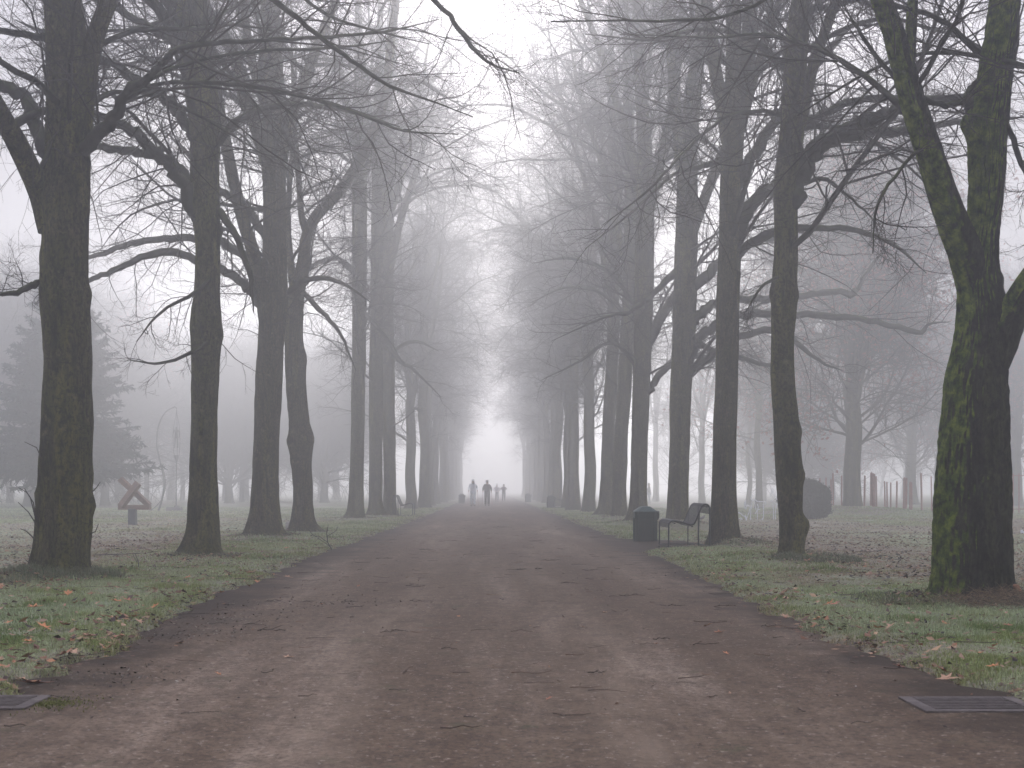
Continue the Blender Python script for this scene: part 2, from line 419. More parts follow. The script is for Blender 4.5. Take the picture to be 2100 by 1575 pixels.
def px_tree(d, trunk, others, **kw):
    """trunk/others traced as (column, row, width[, extra depth]) at distance d"""
    bx = trunk[0][0]; X0 = (bx-VX)*d/F
    def cv(pts, z0=False):
        o_ = []
        for p in pts:
            dd = d+(p[3] if len(p) > 3 else 0)
            x, y, z = at(p[0], p[1], dd); o_.append((x-X0, y-d, z, p[2]/2*dd/F))
        return o_
    tr = cv(trunk); g0 = tr[0]; tr.insert(0, (g0[0], g0[1], -.25, g0[3]*1.05)); tr[1] = (g0[0], g0[1], max(g0[2], .0), g0[3])
    st = [('trunk', up(tr, kw.pop('top', 18), .0))]
    for o_ in others:
        kind, pts = o_[0], list(o_[1])
        if kind == 'limb':                # root the bough inside the trunk
            T_ = np.array(sorted([q_[:3] for q_ in trunk], key=lambda q_: q_[1])); xc = np.interp(pts[0][1], T_[:, 1], T_[:, 0]); wt = np.interp(pts[0][1], T_[:, 1], T_[:, 2]); dx = abs(pts[0][0]-xc)
            if .15*wt < dx < .95*wt: pts.insert(0, (xc, pts[0][1]+.45*dx+3, min(pts[0][2]*1.15, wt*.75)))
        q = cv(pts)
        if kind == 'leader': q = up(q, o_[2] if len(o_) > 2 else 15, .25)
        st.append((kind, q))
    return make_tree(st, (X0, d, 0), **kw)
def up(q, top, lean):
    """carry a stem on above the picture to its natural height"""
    a_, b_ = np.array(q[-2]), np.array(q[-1]); d_ = (b_-a_)[:3]; d_ /= np.linalg.norm(d_)
    q = list(q); p = b_[:3].copy(); r = b_[3]; n = 5; L = max(top-p[2], 0)/5
    if L < .2: q[-1] = tuple(q[-1][:3])+(q[-1][3]*.5,); return q
    for i in range(n):
        d_ = d_*.75+np.array([0, 0, .25]); d_ /= np.linalg.norm(d_); p = p+d_*L*1.0; rr = r*(1-(i+1)/n*.85)
        q.append((p[0], p[1], p[2], max(rr, .02)))
    return q

# ------------------------------------------------------------------ the avenue: near trees, traced stem by stem
GL, GR = 'bare trees of the left avenue row', 'bare trees of the right avenue row'
px_tree(17.7, [(128,1204,148),(124,1165,122),(128,1120,112),(131,1080,110),(133,1000,106),(136,900,106),(137,800,101),(138,700,98),(132,600,98),(134,500,93),(134,420,100),(139,350,92),(141,200,89),(138,100,86),(130,20,80),(112,-80,62),(104,-200,52)], [
  ('leader', [(170,300,36),(176,190,40),(186,110,40),(208,40,36),(240,-40,34),(262,-140,30)], 14),
  ('leader', [(105,470,56),(84,400,50),(60,345,44,-.3),(30,285,42,-.6),(2,235,40,-.9),(-40,150,34,-1.2)], 11),
  ('limb', [(95,310,34),(72,245,28,.3),(42,195,26,.6),(2,180,24,.9),(-60,190,18,1.2),(-160,230,8,1.5)]),
  ('limb', [(95,82,18),(60,72,15),(0,62,13),(-80,50,8)]),
  ('limb', [(85,580,16),(60,590,14,-.3),(15,603,10,-.6),(-40,600,6,-1)]),
  ('limb', [(160,320,34),(200,278,28,-.4),(232,240,26,-.7),(262,190,22,-1),(300,160,17,-1.4),(345,118,13,-1.8),(360,103,12,-2),(420,90,11,-2.2),(480,86,10,-2.3),(600,79,8,-2.5),(700,74,7,-2.7),(800,62,5,-2.9),(900,40,3,-3)]),
  ('limb', [(262,200,12,-1),(330,172,9,-1),(420,170,9,-1.2),(500,175,9,-1.3),(600,192,8,-1.5),(720,228,7,-1.6),(830,268,5,-1.7),(940,275,3,-1.9)]),
  ('limb', [(300,165,10,-1.4),(380,132,8,-1.5),(460,114,8,-1.5),(560,103,7,-1.6),(700,97,6,-1.8),(800,84,4,-2)]),
  ('limb', [(180,215,14),(240,190,10,.5),(330,200,8,1),(450,260,6,1.4),(560,330,3,1.8)]),
  ], seed=11, S=56, step=.07, flare=.30, amp=.055, n4=4, dens=.75, zmin=4.6, top=17, group=GL, gap=1,
  knots=[(5.2,-1.0,.05,.12),(4.4,-1.6,.045,.10),(3.0,-.6,.05,.10),(2.3,-1.4,.035,.12),(1.45,-1.1,.05,.1),(3.6,0.1,.04,.14),(1.0,.3,.05,.12),(4.1,3.0,.04,.15)],
  label='thick grey-green trunk nearest the left edge with twiggy shoots at its foot')
px_tree(23.7, [(412,1152,100),(414,1120,80),(417,1080,66),(417,1000,60),(418,900,56),(420,800,56),(422,740,60),(423,690,64),(422,640,62),(424,600,54),(426,500,52),(423,440,58),(420,400,60),(420,300,60),(414,200,62),(400,100,62),(386,0,56),(374,-100,46)], [
  ('leader', [(424,300,34),(424,200,32),(418,100,28),(412,0,26),(408,-90,22)], 15),
  ('limb', [(400,440,34),(380,385,28,-.2),(345,338,26,-.4),(310,300,24,-.7),(270,270,22,-1),(215,242,18,-1.3),(150,228,14,-1.6),(60,235,8,-2)]),
  ('limb', [(400,385,26),(370,350,22,.3),(330,325,20,.6),(280,312,18,.9),(210,303,15,1.2),(140,304,10,1.6),(60,320,5,2)]),
  ('limb', [(398,275,26),(370,235,24),(330,193,22,.3),(270,155,20,.6),(200,118,17,.9),(120,80,12,1.3),(30,40,6,1.6)]),
  ('limb', [(410,180,28),(375,90,26,-.3),(335,35,24,-.6),(295,-15,20,-.9),(240,-70,14,-1.2)]),
  ('limb', [(395,110,20),(340,75,17,.4),(280,40,15,.8),(215,5,13,1.1),(130,-30,9,1.5)]),
  ('limb', [(445,430,18),(480,480,15,-.3),(510,560,11,-.5),(520,640,7,-.6)]),
  ('limb', [(440,300,20),(500,240,16,-.5),(590,215,12,-1),(700,225,9,-1.5),(820,260,6,-2)]),
  ('limb', [(440,690,8),(400,720,8,-.5),(330,745,6,-1),(265,738,4,-1.4)]),
  ('limb', [(440,560,10),(400,600,9,-.5),(330,640,6,-1),(280,700,4,-1.4)]),
  ], seed=12, S=44, step=.08, flare=.32, amp=.05, n4=3, dens=.85, zmin=4.6, top=18, group=GL, gap=1,
  knots=[(3.75,-.2,.05,.15),(3.9,3.0,.03,.15),(3.0,-1.3,.03,.1),(5.5,0.1,.05,.12),(2.2,-1.8,.03,.1),(6.0,2.9,.03,.15)],
  label='second tree of the left row, smooth dark trunk left of the rusty sculpture gap')
px_tree(33.3, [(543,1108,92),(542,1085,74),(543,1050,62),(543,1000,56),(547,900,52),(551,800,53),(556,700,53),(560,640,58),(561,600,60),(563,500,50),(563,400,48),(561,300,50),(562,200,42),(558,100,38),(554,0,34),(552,-80,28)], [
  ('leader', [(548,660,34),(537,590,32),(520,520,28),(494,433,26),(471,333,24),(452,235,22),(440,160,20),(425,90,18)], 17),
  ('leader', [(552,330,38),(532,270,34),(503,205,28),(484,125,26),(450,60,22),(420,10,20)], 18),
  ('leader', [(572,330,34),(592,250,26),(620,180,24),(645,110,22),(668,50,20),(692,-10,18)], 18),
  ('leader', [(550,230,22),(526,160,20),(508,80,18),(500,-10,16)], 18),
  ('limb', [(540,625,28),(525,605,24),(500,580,20,-.2),(455,553,18,-.5),(400,532,17,-.8),(350,518,17,-1.1),(300,525,15,-1.4),(230,556,12,-1.7),(180,576,10,-2),(110,622,5,-2.4)]),
  ('limb', [(535,560,24),(508,530,20,.3),(455,498,17,.6),(400,490,16,.9),(340,488,15,1.2),(270,500,13,1.5),(200,522,10,1.9),(130,545,6,2.3)]),
  ('limb', [(540,480,20),(500,420,17),(450,390,15),(400,330,12),(340,270,8)]),
  ('limb', [(585,600,14),(640,570,11),(700,580,8),(760,620,5)]),
  ], seed=13, S=40, step=.1, flare=.42, amp=.045, dens=.7, n4=3, zmin=4.0, top=19, group=GL, gap=1, mat='bark2',
  label='third tree of the left row, splitting into four steep stems, mossy root at its foot')
px_tree(37.2, [(624,1096,72),(622,1075,54),(622,1050,45),(622,1000,40),(618,950,40),(616,900,45),(612,860,40),(607,800,41),(605,740,42),(602,690,38),(604,640,38),(612,590,30),(622,540,26),(627,490,22),(638,460,22),(655,435,22),(690,400,21),(728,345,20),(752,300,20),(768,262,21),(790,200,18),(800,100,17),(812,0,15)], [
  ('leader', [(604,600,18),(594,520,14),(590,430,12),(598,330,10)], 13),
  ('leader', [(630,480,16),(618,440,14),(612,360,12),(606,280,10)], 14),
  ('limb', [(765,265,13),(800,178,12,-.3),(860,166,9,-.6),(900,190,6,-.9),(960,225,4,-1.2)]),
  ('limb', [(620,600,12),(660,640,10),(700,690,7),(730,760,4)]),
  ], seed=14, S=32, step=.1, flare=.28, amp=.075, dens=.7, n4=3, zmin=4.5, top=15, group=GL, gap=1, mat='bark2',
  knots=[(2.5,-.3,.08,.2),(2.45,3.2,.06,.2),(4.6,.2,.06,.25)],
  label='slender crooked trunk of the left row leaning right above a swollen bend')
px_tree(53, [(728,1069,46),(730,1050,36),(731,1000,29),(733,900,28),(736,700,28),(737,500,31),(737,300,30),(735,0,24)], [
  ('leader', [(738,400,18),(760,300,15),(790,200,13),(815,80,11)], 18),
  ('leader', [(735,330,18),(712,220,15),(690,120,12),(660,20,10)], 19),
  ('limb', [(730,560,12),(690,530,11),(640,545,9),(590,600,6)]), ('limb', [(745,640,9),(790,690,7),(830,750,5)]),
  ], seed=15, S=24, step=.18, flare=.35, dens=.62, zmin=3.6, top=20, group=GL, gap=1, tw=1.0,
  label='straight trunk of the left row, fifth back, standing clear left of a close pair')
px_tree(58.3, [(772,1063,46),(771,1045,34),(770,1000,28),(771,800,28),(773,600,26),(776,300,25),(780,0,20)], [
  ('leader', [(775,480,18),(800,380,15),(830,280,13),(870,150,10)], 19), ('leader', [(775,380,16),(757,250,13),(745,100,10)], 20),
  ('limb', [(780,690,9),(820,740,8),(850,760,6),(905,815,4)]),
  ], seed=16, S=24, step=.2, flare=.4, dens=.62, zmin=3.6, top=20, group=GL, gap=1, tw=1.0, label='left trunk of the close pair in the left avenue row')
px_tree(61, [(799,1060,38),(799,1040,30),(799,1000,27),(797,800,26),(794,600,25),(795,300,22),(800,0,18)], [
  ('leader', [(797,560,18),(822,450,15),(860,330,12),(900,180,9)], 19), ('leader', [(797,450,16),(835,320,13),(860,200,10),(880,80,8)], 19),
  ('limb', [(805,720,9),(850,700,7),(900,720,4)]),
  ], seed=17, S=24, step=.2, flare=.35, dens=.62, zmin=3.6, top=20, group=GL, gap=1, tw=1.0, label='right trunk of the close pair, directly beside the left-hand bench')

# right row
px_tree(14.7, [(1993,1246,176),(1996,1200,163),(1994,1100,156),(1996,1000,148),(1998,900,137),(2001,800,124),(2006,750,112),(2012,690,100),(2012,640,92),(2009,590,84),(2008,540,78),(2014,480,66),(2022,400,66),(2025,300,74),(2028,240,78),(2040,160,66),(2052,80,60),(2062,0,58),(2075,-90,50)], [
  ('leader', [(2000,590,70),(1980,520,66,-.1),(1958,465,62,-.2),(1932,395,57,-.3),(1908,320,52,-.4),(1886,255,50,-.5),(1868,195,48,-.6),(1850,130,46,-.7),(1830,60,42,-.8),(1808,0,40,-.9),(1785,-80,34,-1)], 13),
  ('leader', [(2020,760,86),(2052,700,72,-.1),(2078,640,60,-.2),(2105,590,54,-.4),(2150,520,46,-.6),(2190,430,40,-.8)], 11),
  ('leader', [(1862,150,26,-.5),(1866,95,22,-.5),(1872,0,20,-.5),(1876,-60,18,-.5)], 9),
  ('limb', [(2015,260,44),(1996,225,34),(1985,205,26),(1990,185,16),(2006,160,10)]),
  ('limb', [(1985,212,12),(1940,215,12,-.3),(1870,190,10,-.5),(1800,120,9,-.8),(1760,60,7,-1),(1730,10,5,-1.1)]),
  ('limb', [(2000,100,12),(1930,40,11,-.3),(1850,15,10,-.6),(1760,-10,8,-1)]),
  ('limb', [(2060,250,14),(2090,320,12),(2120,400,8),(2140,480,5)]),
  ('limb', [(1900,300,9,-.4),(1860,330,8,-.8),(1800,420,6,-1.2),(1790,520,3,-1.4)]),
  ], seed=21, S=150, step=.028, flare=.13, amp=.03, ridge=.025, n4=4, dens=.6, zmin=4.2, top=16, group=GR, gap=-1, mat='bark_old', roots=7,
  knots=[(4.95,3.3,.09,.12),(3.05,-.9,.05,.2)],
  label='massive tree at the right edge with furrowed bark and moss on its left stem')
px_tree(22.6, [(1620,1162,62),(1623,1130,50),(1626,1095,50),(1622,1060,46),(1620,1000,50),(1614,900,50),(1606,800,47),(1604,700,45),(1608,600,50),(1612,500,46),(1612,400,46),(1617,330,50),(1627,200,46),(1632,100,46),(1644,0,40),(1652,-90,34)], [
  ('leader', [(1638,260,30),(1656,185,25),(1672,120,22),(1690,70,20),(1706,25,20),(1722,-30,17)], 15),
  ('limb', [(1622,415,38),(1648,345,40),(1680,295,36,-.3),(1740,264,31,-.6),(1800,240,27,-1),(1860,220,24,-1.4),(1900,206,20,-1.8),(1980,200,15,-2.3),(2060,205,10,-2.8)]),
  ('limb', [(1640,345,24),(1700,292,23,.3),(1780,274,21,.7),(1850,270,18,1),(1920,257,14,1.5),(1990,247,12,2),(2100,240,8,2.5)]),
  ('limb', [(1640,265,20),(1700,228,17,.3),(1760,206,15,.8),(1850,199,12,1.3),(1950,215,8,1.9)]),
  ('limb', [(1706,25,13),(1680,12,14),(1650,20,15)]),
  ('limb', [(1710,18,14),(1740,3,12,-.2),(1780,8,10,-.5),(1830,60,7,-.8)]),
  ('limb', [(1600,235,12),(1540,228,8,-.5),(1480,245,7,-1),(1400,315,6,-1.5),(1330,390,5,-2),(1235,462,3,-2.5)]),
  ('limb', [(1605,130,14),(1540,80,10,-.6),(1440,60,8,-1.2),(1330,80,6,-1.8),(1200,70,4,-2.3)]),
  ('limb', [(1610,560,8),(1560,590,6,-.4),(1530,640,4,-.7)]),
  ], seed=22, S=44, step=.08, flare=.12, amp=.06, n4=3, dens=.85, zmin=4.4, top=17, group=GR, gap=-1,
  knots=[(.62,-.3,.09,.13),(.66,-1.6,.05,.14),(2.1,-.2,.04,.12),(2.9,-1.7,.04,.1),(4.3,3.1,.04,.12),(1.4,0,.05,.12),(3.5,-1.3,.05,.1)],
  label='knobbly dark trunk second in the right row with long limbs arching to the right')
px_tree(29.5, [(1485,1118,74),(1485,1090,60),(1485,1040,53),(1485,1000,50),(1486,900,48),(1489,800,46),(1491,700,47),(1493,600,47),(1497,500,46),(1498,400,45),(1502,300,44),(1506,230,46),(1505,150,34),(1504,60,30),(1500,-40,26)], [
  ('leader', [(1495,290,32),(1480,210,28),(1466,140,27),(1456,70,27),(1447,-20,24)], 19),
  ('leader', [(1510,260,36),(1524,180,32),(1532,100,31),(1542,0,28),(1548,-50,24)], 18),
  ('leader', [(1518,260,24),(1545,165,19),(1562,110,17),(1582,50,15),(1604,-20,13)], 17),
  ('limb', [(1505,500,34),(1528,440,30),(1560,400,28,.3),(1600,372,24,.6),(1660,320,18,1.2),(1760,270,12,1.8),(1880,262,7,2.4)]),
  ('limb', [(1508,385,26),(1540,325,24),(1580,262,22,.4),(1630,190,20,.8),(1690,110,17,1.2),(1750,50,14,1.6)]),
  ('limb', [(1512,520,20),(1570,480,17,-.4),(1640,468,14,-.9),(1740,470,12,-1.4),(1830,500,8,-1.9),(1900,560,5,-2.3)]),
  ('limb', [(1480,330,12),(1430,345,9,-.4),(1380,360,7,-1),(1290,440,5,-1.6),(1200,510,3,-2.2)]),
  ('limb', [(1480,120,14),(1460,60,13),(1440,20,9),(1390,-20,7)]),
  ], seed=23, S=40, step=.09, flare=.2, amp=.025, n4=3, dens=.7, zmin=4.2, top=19, group=GR, gap=-1, mat='bark2',
  label='speckled straight trunk right beside the near bench in the right row')
px_tree(40.7, [(1391,1096,66),(1390,1070,50),(1390,1040,45),(1391,1000,43),(1394,900,42),(1396,800,43),(1402,700,46),(1405,600,48),(1408,500,46),(1410,400,42),(1412,320,38),(1420,200,34),(1432,100,28),(1440,0,24)], [
  ('leader', [(1402,380,28),(1392,280,24),(1382,180,22),(1374,80,20),(1366,-20,17)], 20),
  ('leader', [(1405,520,24),(1440,420,22),(1475,330,19),(1520,240,15)], 16),
  ('limb', [(1420,665,24),(1445,635,21),(1470,622,18,.2),(1520,615,16,.5),(1580,613,15,.9),(1640,609,14,1.3),(1700,600,13,1.7),(1750,600,14,2),(1765,580,8,2),(1790,540,7,2.2),(1830,500,5,2.4)]),
  ('limb', [(1418,722,24),(1440,690,21),(1470,666,19,-.2),(1530,646,17,-.5),(1620,646,15,-.9),(1700,650,14,-1.3),(1780,656,12,-1.7),(1880,681,11,-2.1),(1905,664,6,-2.2),(1950,660,4,-2.3)]),
  ('limb', [(1415,760,18),(1450,735,16),(1520,690,15),(1600,680,13),(1680,740,7),(1730,760,4)]),
  ('limb', [(1422,590,24),(1455,560,22),(1520,510,18,.4),(1600,480,14,.8),(1700,455,9,1.4)]),
  ('limb', [(1420,700,14),(1470,720,12,1),(1540,740,10,2),(1620,760,6,2.6)]),
  ('limb', [(1385,560,16),(1340,600,12,-.5),(1290,640,9,-1),(1240,650,6,-1.5),(1130,700,3,-2)]),
  ], seed=24, S=32, step=.12, flare=.35, amp=.03, n4=3, dens=.7, zmin=4.0, top=20, group=GR, gap=-1,
  label='fourth tree of the right row, standing on a mound behind the near bench')
px_tree(46, [(1306,1080,60),(1308,1050,42),(1309,1000,34),(1311,900,34),(1315,800,34),(1318,700,36),(1321,600,39),(1322,500,38),(1324,400,36),(1322,300,30),(1316,200,26),(1308,60,22)], [
  ('leader', [(1326,450,24),(1350,350,22),(1372,250,19),(1392,120,16),(1400,0,14)], 20),
  ('leader', [(1318,420,22),(1292,300,19),(1262,200,16),(1226,90,13),(1190,0,11)], 19),
  ('limb', [(1333,800,16),(1355,765,14),(1385,745,13),(1440,730,10),(1500,760,5)]),
  ('limb', [(1333,700,22),(1360,640,19),(1400,590,15),(1460,560,10)]),
  ('limb', [(1312,640,10),(1250,560,8),(1170,530,6),(1090,540,3)]),
  ('limb', [(1312,760,10),(1280,720,9),(1240,705,8),(1190,740,5),(1110,780,3)]),
  ], seed=25, S=28, step=.16, flare=.5, amp=.035, n4=3, dens=.62, zmin=3.8, top=20, group=GR, gap=-1, tw=1.1,
  label='broad trunk directly behind the near green litter bin in the right row')
px_tree(54, [(1271,1066,40),(1271,1045,32),(1270,1000,30),(1274,900,28),(1280,800,29),(1286,700,28),(1290,600,26),(1292,400,24),(1288,200,20),(1285,0,16)], [
  ('leader', [(1288,560,16),(1262,450,14),(1232,330,12),(1190,200,9)], 19), ('leader', [(1292,420,16),(1312,300,13),(1330,150,10)], 20),
  ('limb', [(1280,640,9),(1230,600,7),(1160,590,5),(1090,620,3)])],
  seed=26, S=24, step=.2, flare=.4, dens=.62, zmin=3.6, top=20, group=GR, gap=-1, tw=1.0, label='sixth right tree, leaning in over the trunk behind the bin')
px_tree(58, [(1240,1064,44),(1242,1045,32),(1244,1000,27),(1247,900,26),(1252,800,25),(1257,700,25),(1258,500,24),(1256,250,20),(1250,0,15)], [
  ('leader', [(1256,620,15),(1228,480,13),(1190,340,10),(1150,200,8)], 19), ('leader', [(1258,480,15),(1276,350,12),(1290,200,9)], 20)],
  seed=27, S=24, step=.2, flare=.4, dens=.62, zmin=3.6, top=20, group=GR, gap=-1, tw=1.0, label='seventh right tree, next beyond the leaning trunk, in thin haze')

# trees just outside the picture whose boughs hang into its top
def hidden_tree(loc, struct, label, group, seed):
    return make_tree(struct, loc, label, group, seed=seed, S=24, step=.3, dens=.0, n4=3, flare=.3, bush=.8, tw=.8, maxl=2.6)
def loc_pts(pts, X0, d): return [(at(p[0], p[1], p[2])[0]-X0, p[2]-d, at(p[0], p[1], p[2])[2], p[3]) for p in pts]
hidden_tree((-5.2, 11, 0), [('trunk', [(0,0,-.2,.34),(0,0,0,.33),(0,0,1.5,.26),(.05,0,4,.24),(0,.1,7,.2),(0,.1,12,.1),(0,0,16,.02)]),
  ('limb', [(0,0,5.6,.09)]+loc_pts([(-100,-330,11.4,.07),(260,-190,11.8,.045),(560,0,12.2,.028),(640,62,12.4,.024),(720,124,12.6,.02),(800,176,12.8,.016),(880,205,13,.01),(970,240,13.2,.006)], -5.2, 11)),
  ('limb', [(0,0,6.2,.08)]+loc_pts([(100,-420,10.6,.06),(600,-260,10.8,.04),(885,-5,11,.021),(930,45,11.2,.02),(975,105,11.3,.017),(1010,132,11.4,.012),(1065,150,11.5,.006)], -5.2, 11)),
  ('limb', [(0,.1,6.6,.08)]+loc_pts([(0,-420,12.5,.05),(400,-200,13.5,.03),(640,10,14.3,.018),(760,60,14.8,.014),(880,90,15.2,.008)], -5.2, 11))],
  'tree just left of the frame whose dark drooping boughs cross the top of the photo', GL, 31)
hidden_tree((5.3, 8.5, 0), [('trunk', [(0,0,-.2,.36),(0,0,0,.34),(0,0,1.5,.28),(.05,0,4,.25),(0,.1,7,.2),(0,.1,12,.1),(0,0,16,.02)]),
  ('limb', [(0,0,5.2,.09)]+loc_pts([(2300,-420,9,.06),(1900,-180,9.6,.036),(1640,-40,10.1,.02),(1500,30,10.4,.014),(1380,42,10.6,.011),(1250,42,10.8,.008),(1130,44,11,.005)], 5.3, 8.5))],
  'tree just right of the frame whose thin boughs reach into the top right corner', GR, 32)

# ------------------------------------------------------------------ the same trees farther off
def variant(seed, H, fork, nl, r, loc, label, group, lean=0.0, tw=1.0, dens=.62, zmin=3.4, n4=2, **kw):
    rs = np.random.default_rng(seed); st = []
    wob = lambda s_: rs.normal()*s_
    tp = [(0,0,-.25,r*1.35),(0,0,0,r*1.32),(0,0,.25,r*1.14),(.02,0,.7,r*1.03)]+[(wob(.06)+lean*z, wob(.06), z, r*(1-.028*z)) for z in (2, 4, 6, fork)]
    n = 5
    for i in range(1, n+1): tp.append((lean*fork+wob(.12)*i, wob(.12)*i, fork+(H-fork)*i/n, max(r*(1-.028*fork)*(1-.19*i), .02)))
    st.append(('trunk', tp)); a0 = rs.random()*6
    for i in range(nl):
        a_ = a0+i*2*PI/nl+wob(.3); z0 = fork-rs.random()*1.5+i*.5; s_ = rs.uniform(.14, .34); L = (H-z0)*rs.uniform(.75, .98); q = [(lean*z0, 0, z0-.3, r*.55)]
        for j in range(1, 6):
            t = j/5; q.append((lean*z0+math.cos(a_)*s_*L*(t-.25*t*t)+wob(.1), math.sin(a_)*s_*L*(t-.25*t*t)+wob(.1), z0+L*t, max(r*.5*(1-.85*t), .015)))
        st.append(('leader', q))
    return make_tree(st, loc, label, group, seed=seed, S=16, step=.35, tw=tw, dens=dens, zmin=zmin, n4=n4, amp=.03, flare=.4, **kw)
ORD = ['eighth','ninth','tenth','eleventh','twelfth','thirteenth','fourteenth','fifteenth','sixteenth','seventeenth','eighteenth','nineteenth','twentieth']
protos = []
left = [(-4.55,81),(-4.0,85),(-4.25,97),(-4.2,108),(-4.1,120),(-4.2,133),(-4.1,147),(-4.2,162),(-4.2,179),(-4.2,198)]
right = [(4.80,70),(4.45,76.5),(4.45,83),(4.45,95),(4.5,103),(4.5,116),(4.5,128),(4.5,142),(4.5,157),(4.5,174),(4.5,195)]
for k_, (gname, row, word) in enumerate(((GL, left, 'left'), (GR, right, 'right'))):
    for i, (x, y) in enumerate(row):
        j = i+k_*3
        lab = '%s trunk back in the %s avenue row, fading into the haze' % (ORD[i], word)
        if len(protos) < 5 and (k_ == 0 and i < 3 or k_ == 1 and i < 2):
            p = variant(41+len(protos), 20.5, 6.5+(len(protos)*1.3) % 3, 3+len(protos) % 2, .30+.02*(len(protos) % 3), (x, y, 0), lab, gname, gap=1 if k_ == 0 else -1)
            protos.append(p)
        else:
            p = copy_tree(protos[j % len(protos)]); p.location = (x, y, 0); p.rotation_euler = (0, 0, .35*math.sin(j*2.3))
            s_ = .93+.13*((j*7) % 5)/5; mir = (j % len(protos) < 3) != (k_ == 0); p.scale = (-s_ if mir else s_, s_, s_); p['label'] = lab; p['group'] = gname
# ---- trees out on the lawns
GB = 'bare trees standing far out on the lawns'
wide = variant(61, 17, 6, 4, .42, (at(1748, HY, 66)[0], 66, 0), 'pale stout tree with level limbs between the round bush and the mossy tree', GB, zmin=2.6, limblen=1.35, dens=1.3, tw=1.5, name='park_tree', leafy=15000)
low = variant(62, 13, 2.2, 5, .34, (at(-20, HY, 84)[0], 84, 0), 'low spreading tree with snaking limbs beneath the spruce at far left', GB, zmin=.9, limblen=1.5, dens=1.7, tw=1.6, name='park_tree')
slim = variant(63, 15, 7, 2, .20, (at(1556, HY, 82)[0], 82, 0), 'slim hazy tree seen between the third and second right trunks', GB, zmin=1.6, limblen=.8, dens=1.4, tw=1.6, name='park_tree', leafy=4000)
far_list = [  # source, column, distance, scale, label
 (low, 60, 92, .95, 'spreading tree behind the foot of the spruce'),
 (low, 215, 98, .8, 'misty tree right behind the rusty beam sculpture'),
 (wide, 246, 118, .95, 'pale tree between the spruce and the hanging figure'),
 (protos[1], 300, 128, .72, 'thin ghostly tree left of the curved pole'),
 (wide, 352, 142, .9, 'faint tree directly behind the hanging figure'),
 (low, 470, 112, .9, 'faint low tree between the second and third left trunks'),
 (protos[2], 505, 135, .8, 'ghostly upright tree left of the third left trunk'),
 (low, 665, 118, .9, 'faint low tree between the crooked trunk and the fifth left trunk'),
 (wide, 690, 150, .9, 'barely visible tree left of the fifth left trunk'),
 (protos[0], 20, 112, .85, 'leaning pale stem at the far left edge behind the spruce'),
 (protos[3], 1440, 104, .8, 'faint trunk between the fourth and third right trunks'),
 (slim, 1535, 104, .9, 'thinner far trunk just left of the slim hazy tree'),
 (low, 1600, 118, .8, 'misty low tree behind the white wire sculptures'),
 (wide, 1690, 128, .9, 'faint tree behind the round bush'),
 (wide, 1870, 104, .9, 'reddish misty tree behind the red posts'),
 (protos[4], 1930, 120, .8, 'ghostly tree immediately left of the mossy tree'),
 (wide, 2085, 96, .9, 'pale tree beyond the rail fence right of the mossy tree'),
 (protos[2], 1345, 128, .8, 'far trunk behind the standing man on the right lawn'),
]
for i, (src, px, d, s_, lab) in enumerate(far_list):
    p = copy_tree(src); p.location = (at(px, HY, d)[0], d, 0); p.rotation_euler = (0, 0, 2.1*i+1); p.scale = (s_, s_, s_)
    p['label'] = lab; p['group'] = GB; p['category'] = 'tree'; p.name = 'park_tree'
# ------------------------------------------------------------------ ground, path, grass, litter
def edge_l(y):
    b = np.interp(y, [0, 8.2, 10.7, 13, 16, 22, 30, 45, 60, 120], [-2.9, -2.84, -2.78, -2.95, -3.08, -3.12, -3.12, -2.95, -2.85, -2.9])
    return b+.26*(fbm(y*1.1, y*0+3.1, 5)-.5)+.20*(vnoise(y*2.3, y*0+1, 19)-.5)+.15*(vnoise(y*6, y*0, 9)-.5)
def edge_r(y):
    b = np.interp(y, [0, 8, 9.8, 12.1, 18.6, 27, 27.8, 28.4, 32.6, 33.6, 45, 120], [3.05, 3.02, 2.84, 2.70, 2.84, 3.0, 3.3, 4.55, 4.5, 3.15, 2.95, 2.9])
    return b+.26*(fbm(y*1.1, y*0+7.7, 6)-.5)+.20*(vnoise(y*2.3, y*0+5, 20)-.5)+.15*(vnoise(y*6, y*0+4, 10)-.5)
MOUNDS = [(-5.33,17.7,.9,.10),(-4.83,23.7,.8,.07),(-5.3,33.3,1.0,.12),(-4.88,37.2,.8,.09),(-5.07,53,.9,.12),(-4.7,58.3,1.0,.12),(4.97,14.7,1.0,.05),
          (4.95,22.3,.8,.10),(4.83,29.4,.95,.16),(5.35,40.2,1.3,.30),(4.72,46,1.2,.15),(4.9,54,1.2,.14),(4.6,58,1.2,.12),(16.7,66,4.5,.35),(5.6,14.2,.7,.07),(-5.7,17.2,.7,.08)]
def gz(x, y):
    x = np.asarray(x, float); y = np.asarray(y, float)
    dl = edge_l(y)-x; dr = x-edge_r(y); dd = np.maximum(dl, dr)          # metres outside the path
    z = .015+.03*sstep(0, .3, dd)+.10*(fbm(x*.35, y*.35, 3)-.5)*sstep(.3, 3, dd)+.05*(fbm(x*1.8, y*1.8, 4)-.5)*sstep(.05, .6, dd)
    for mx, my, r, h in MOUNDS: z = z+h*np.exp(-((x-mx)**2+(y-my)**2)/(r*r*.6))*sstep(0, .5, dd)
    return np.where(dd < -.03, -.045, z*sstep(-.05, .06, dd)-.045*(1-sstep(-.05, .06, dd)))
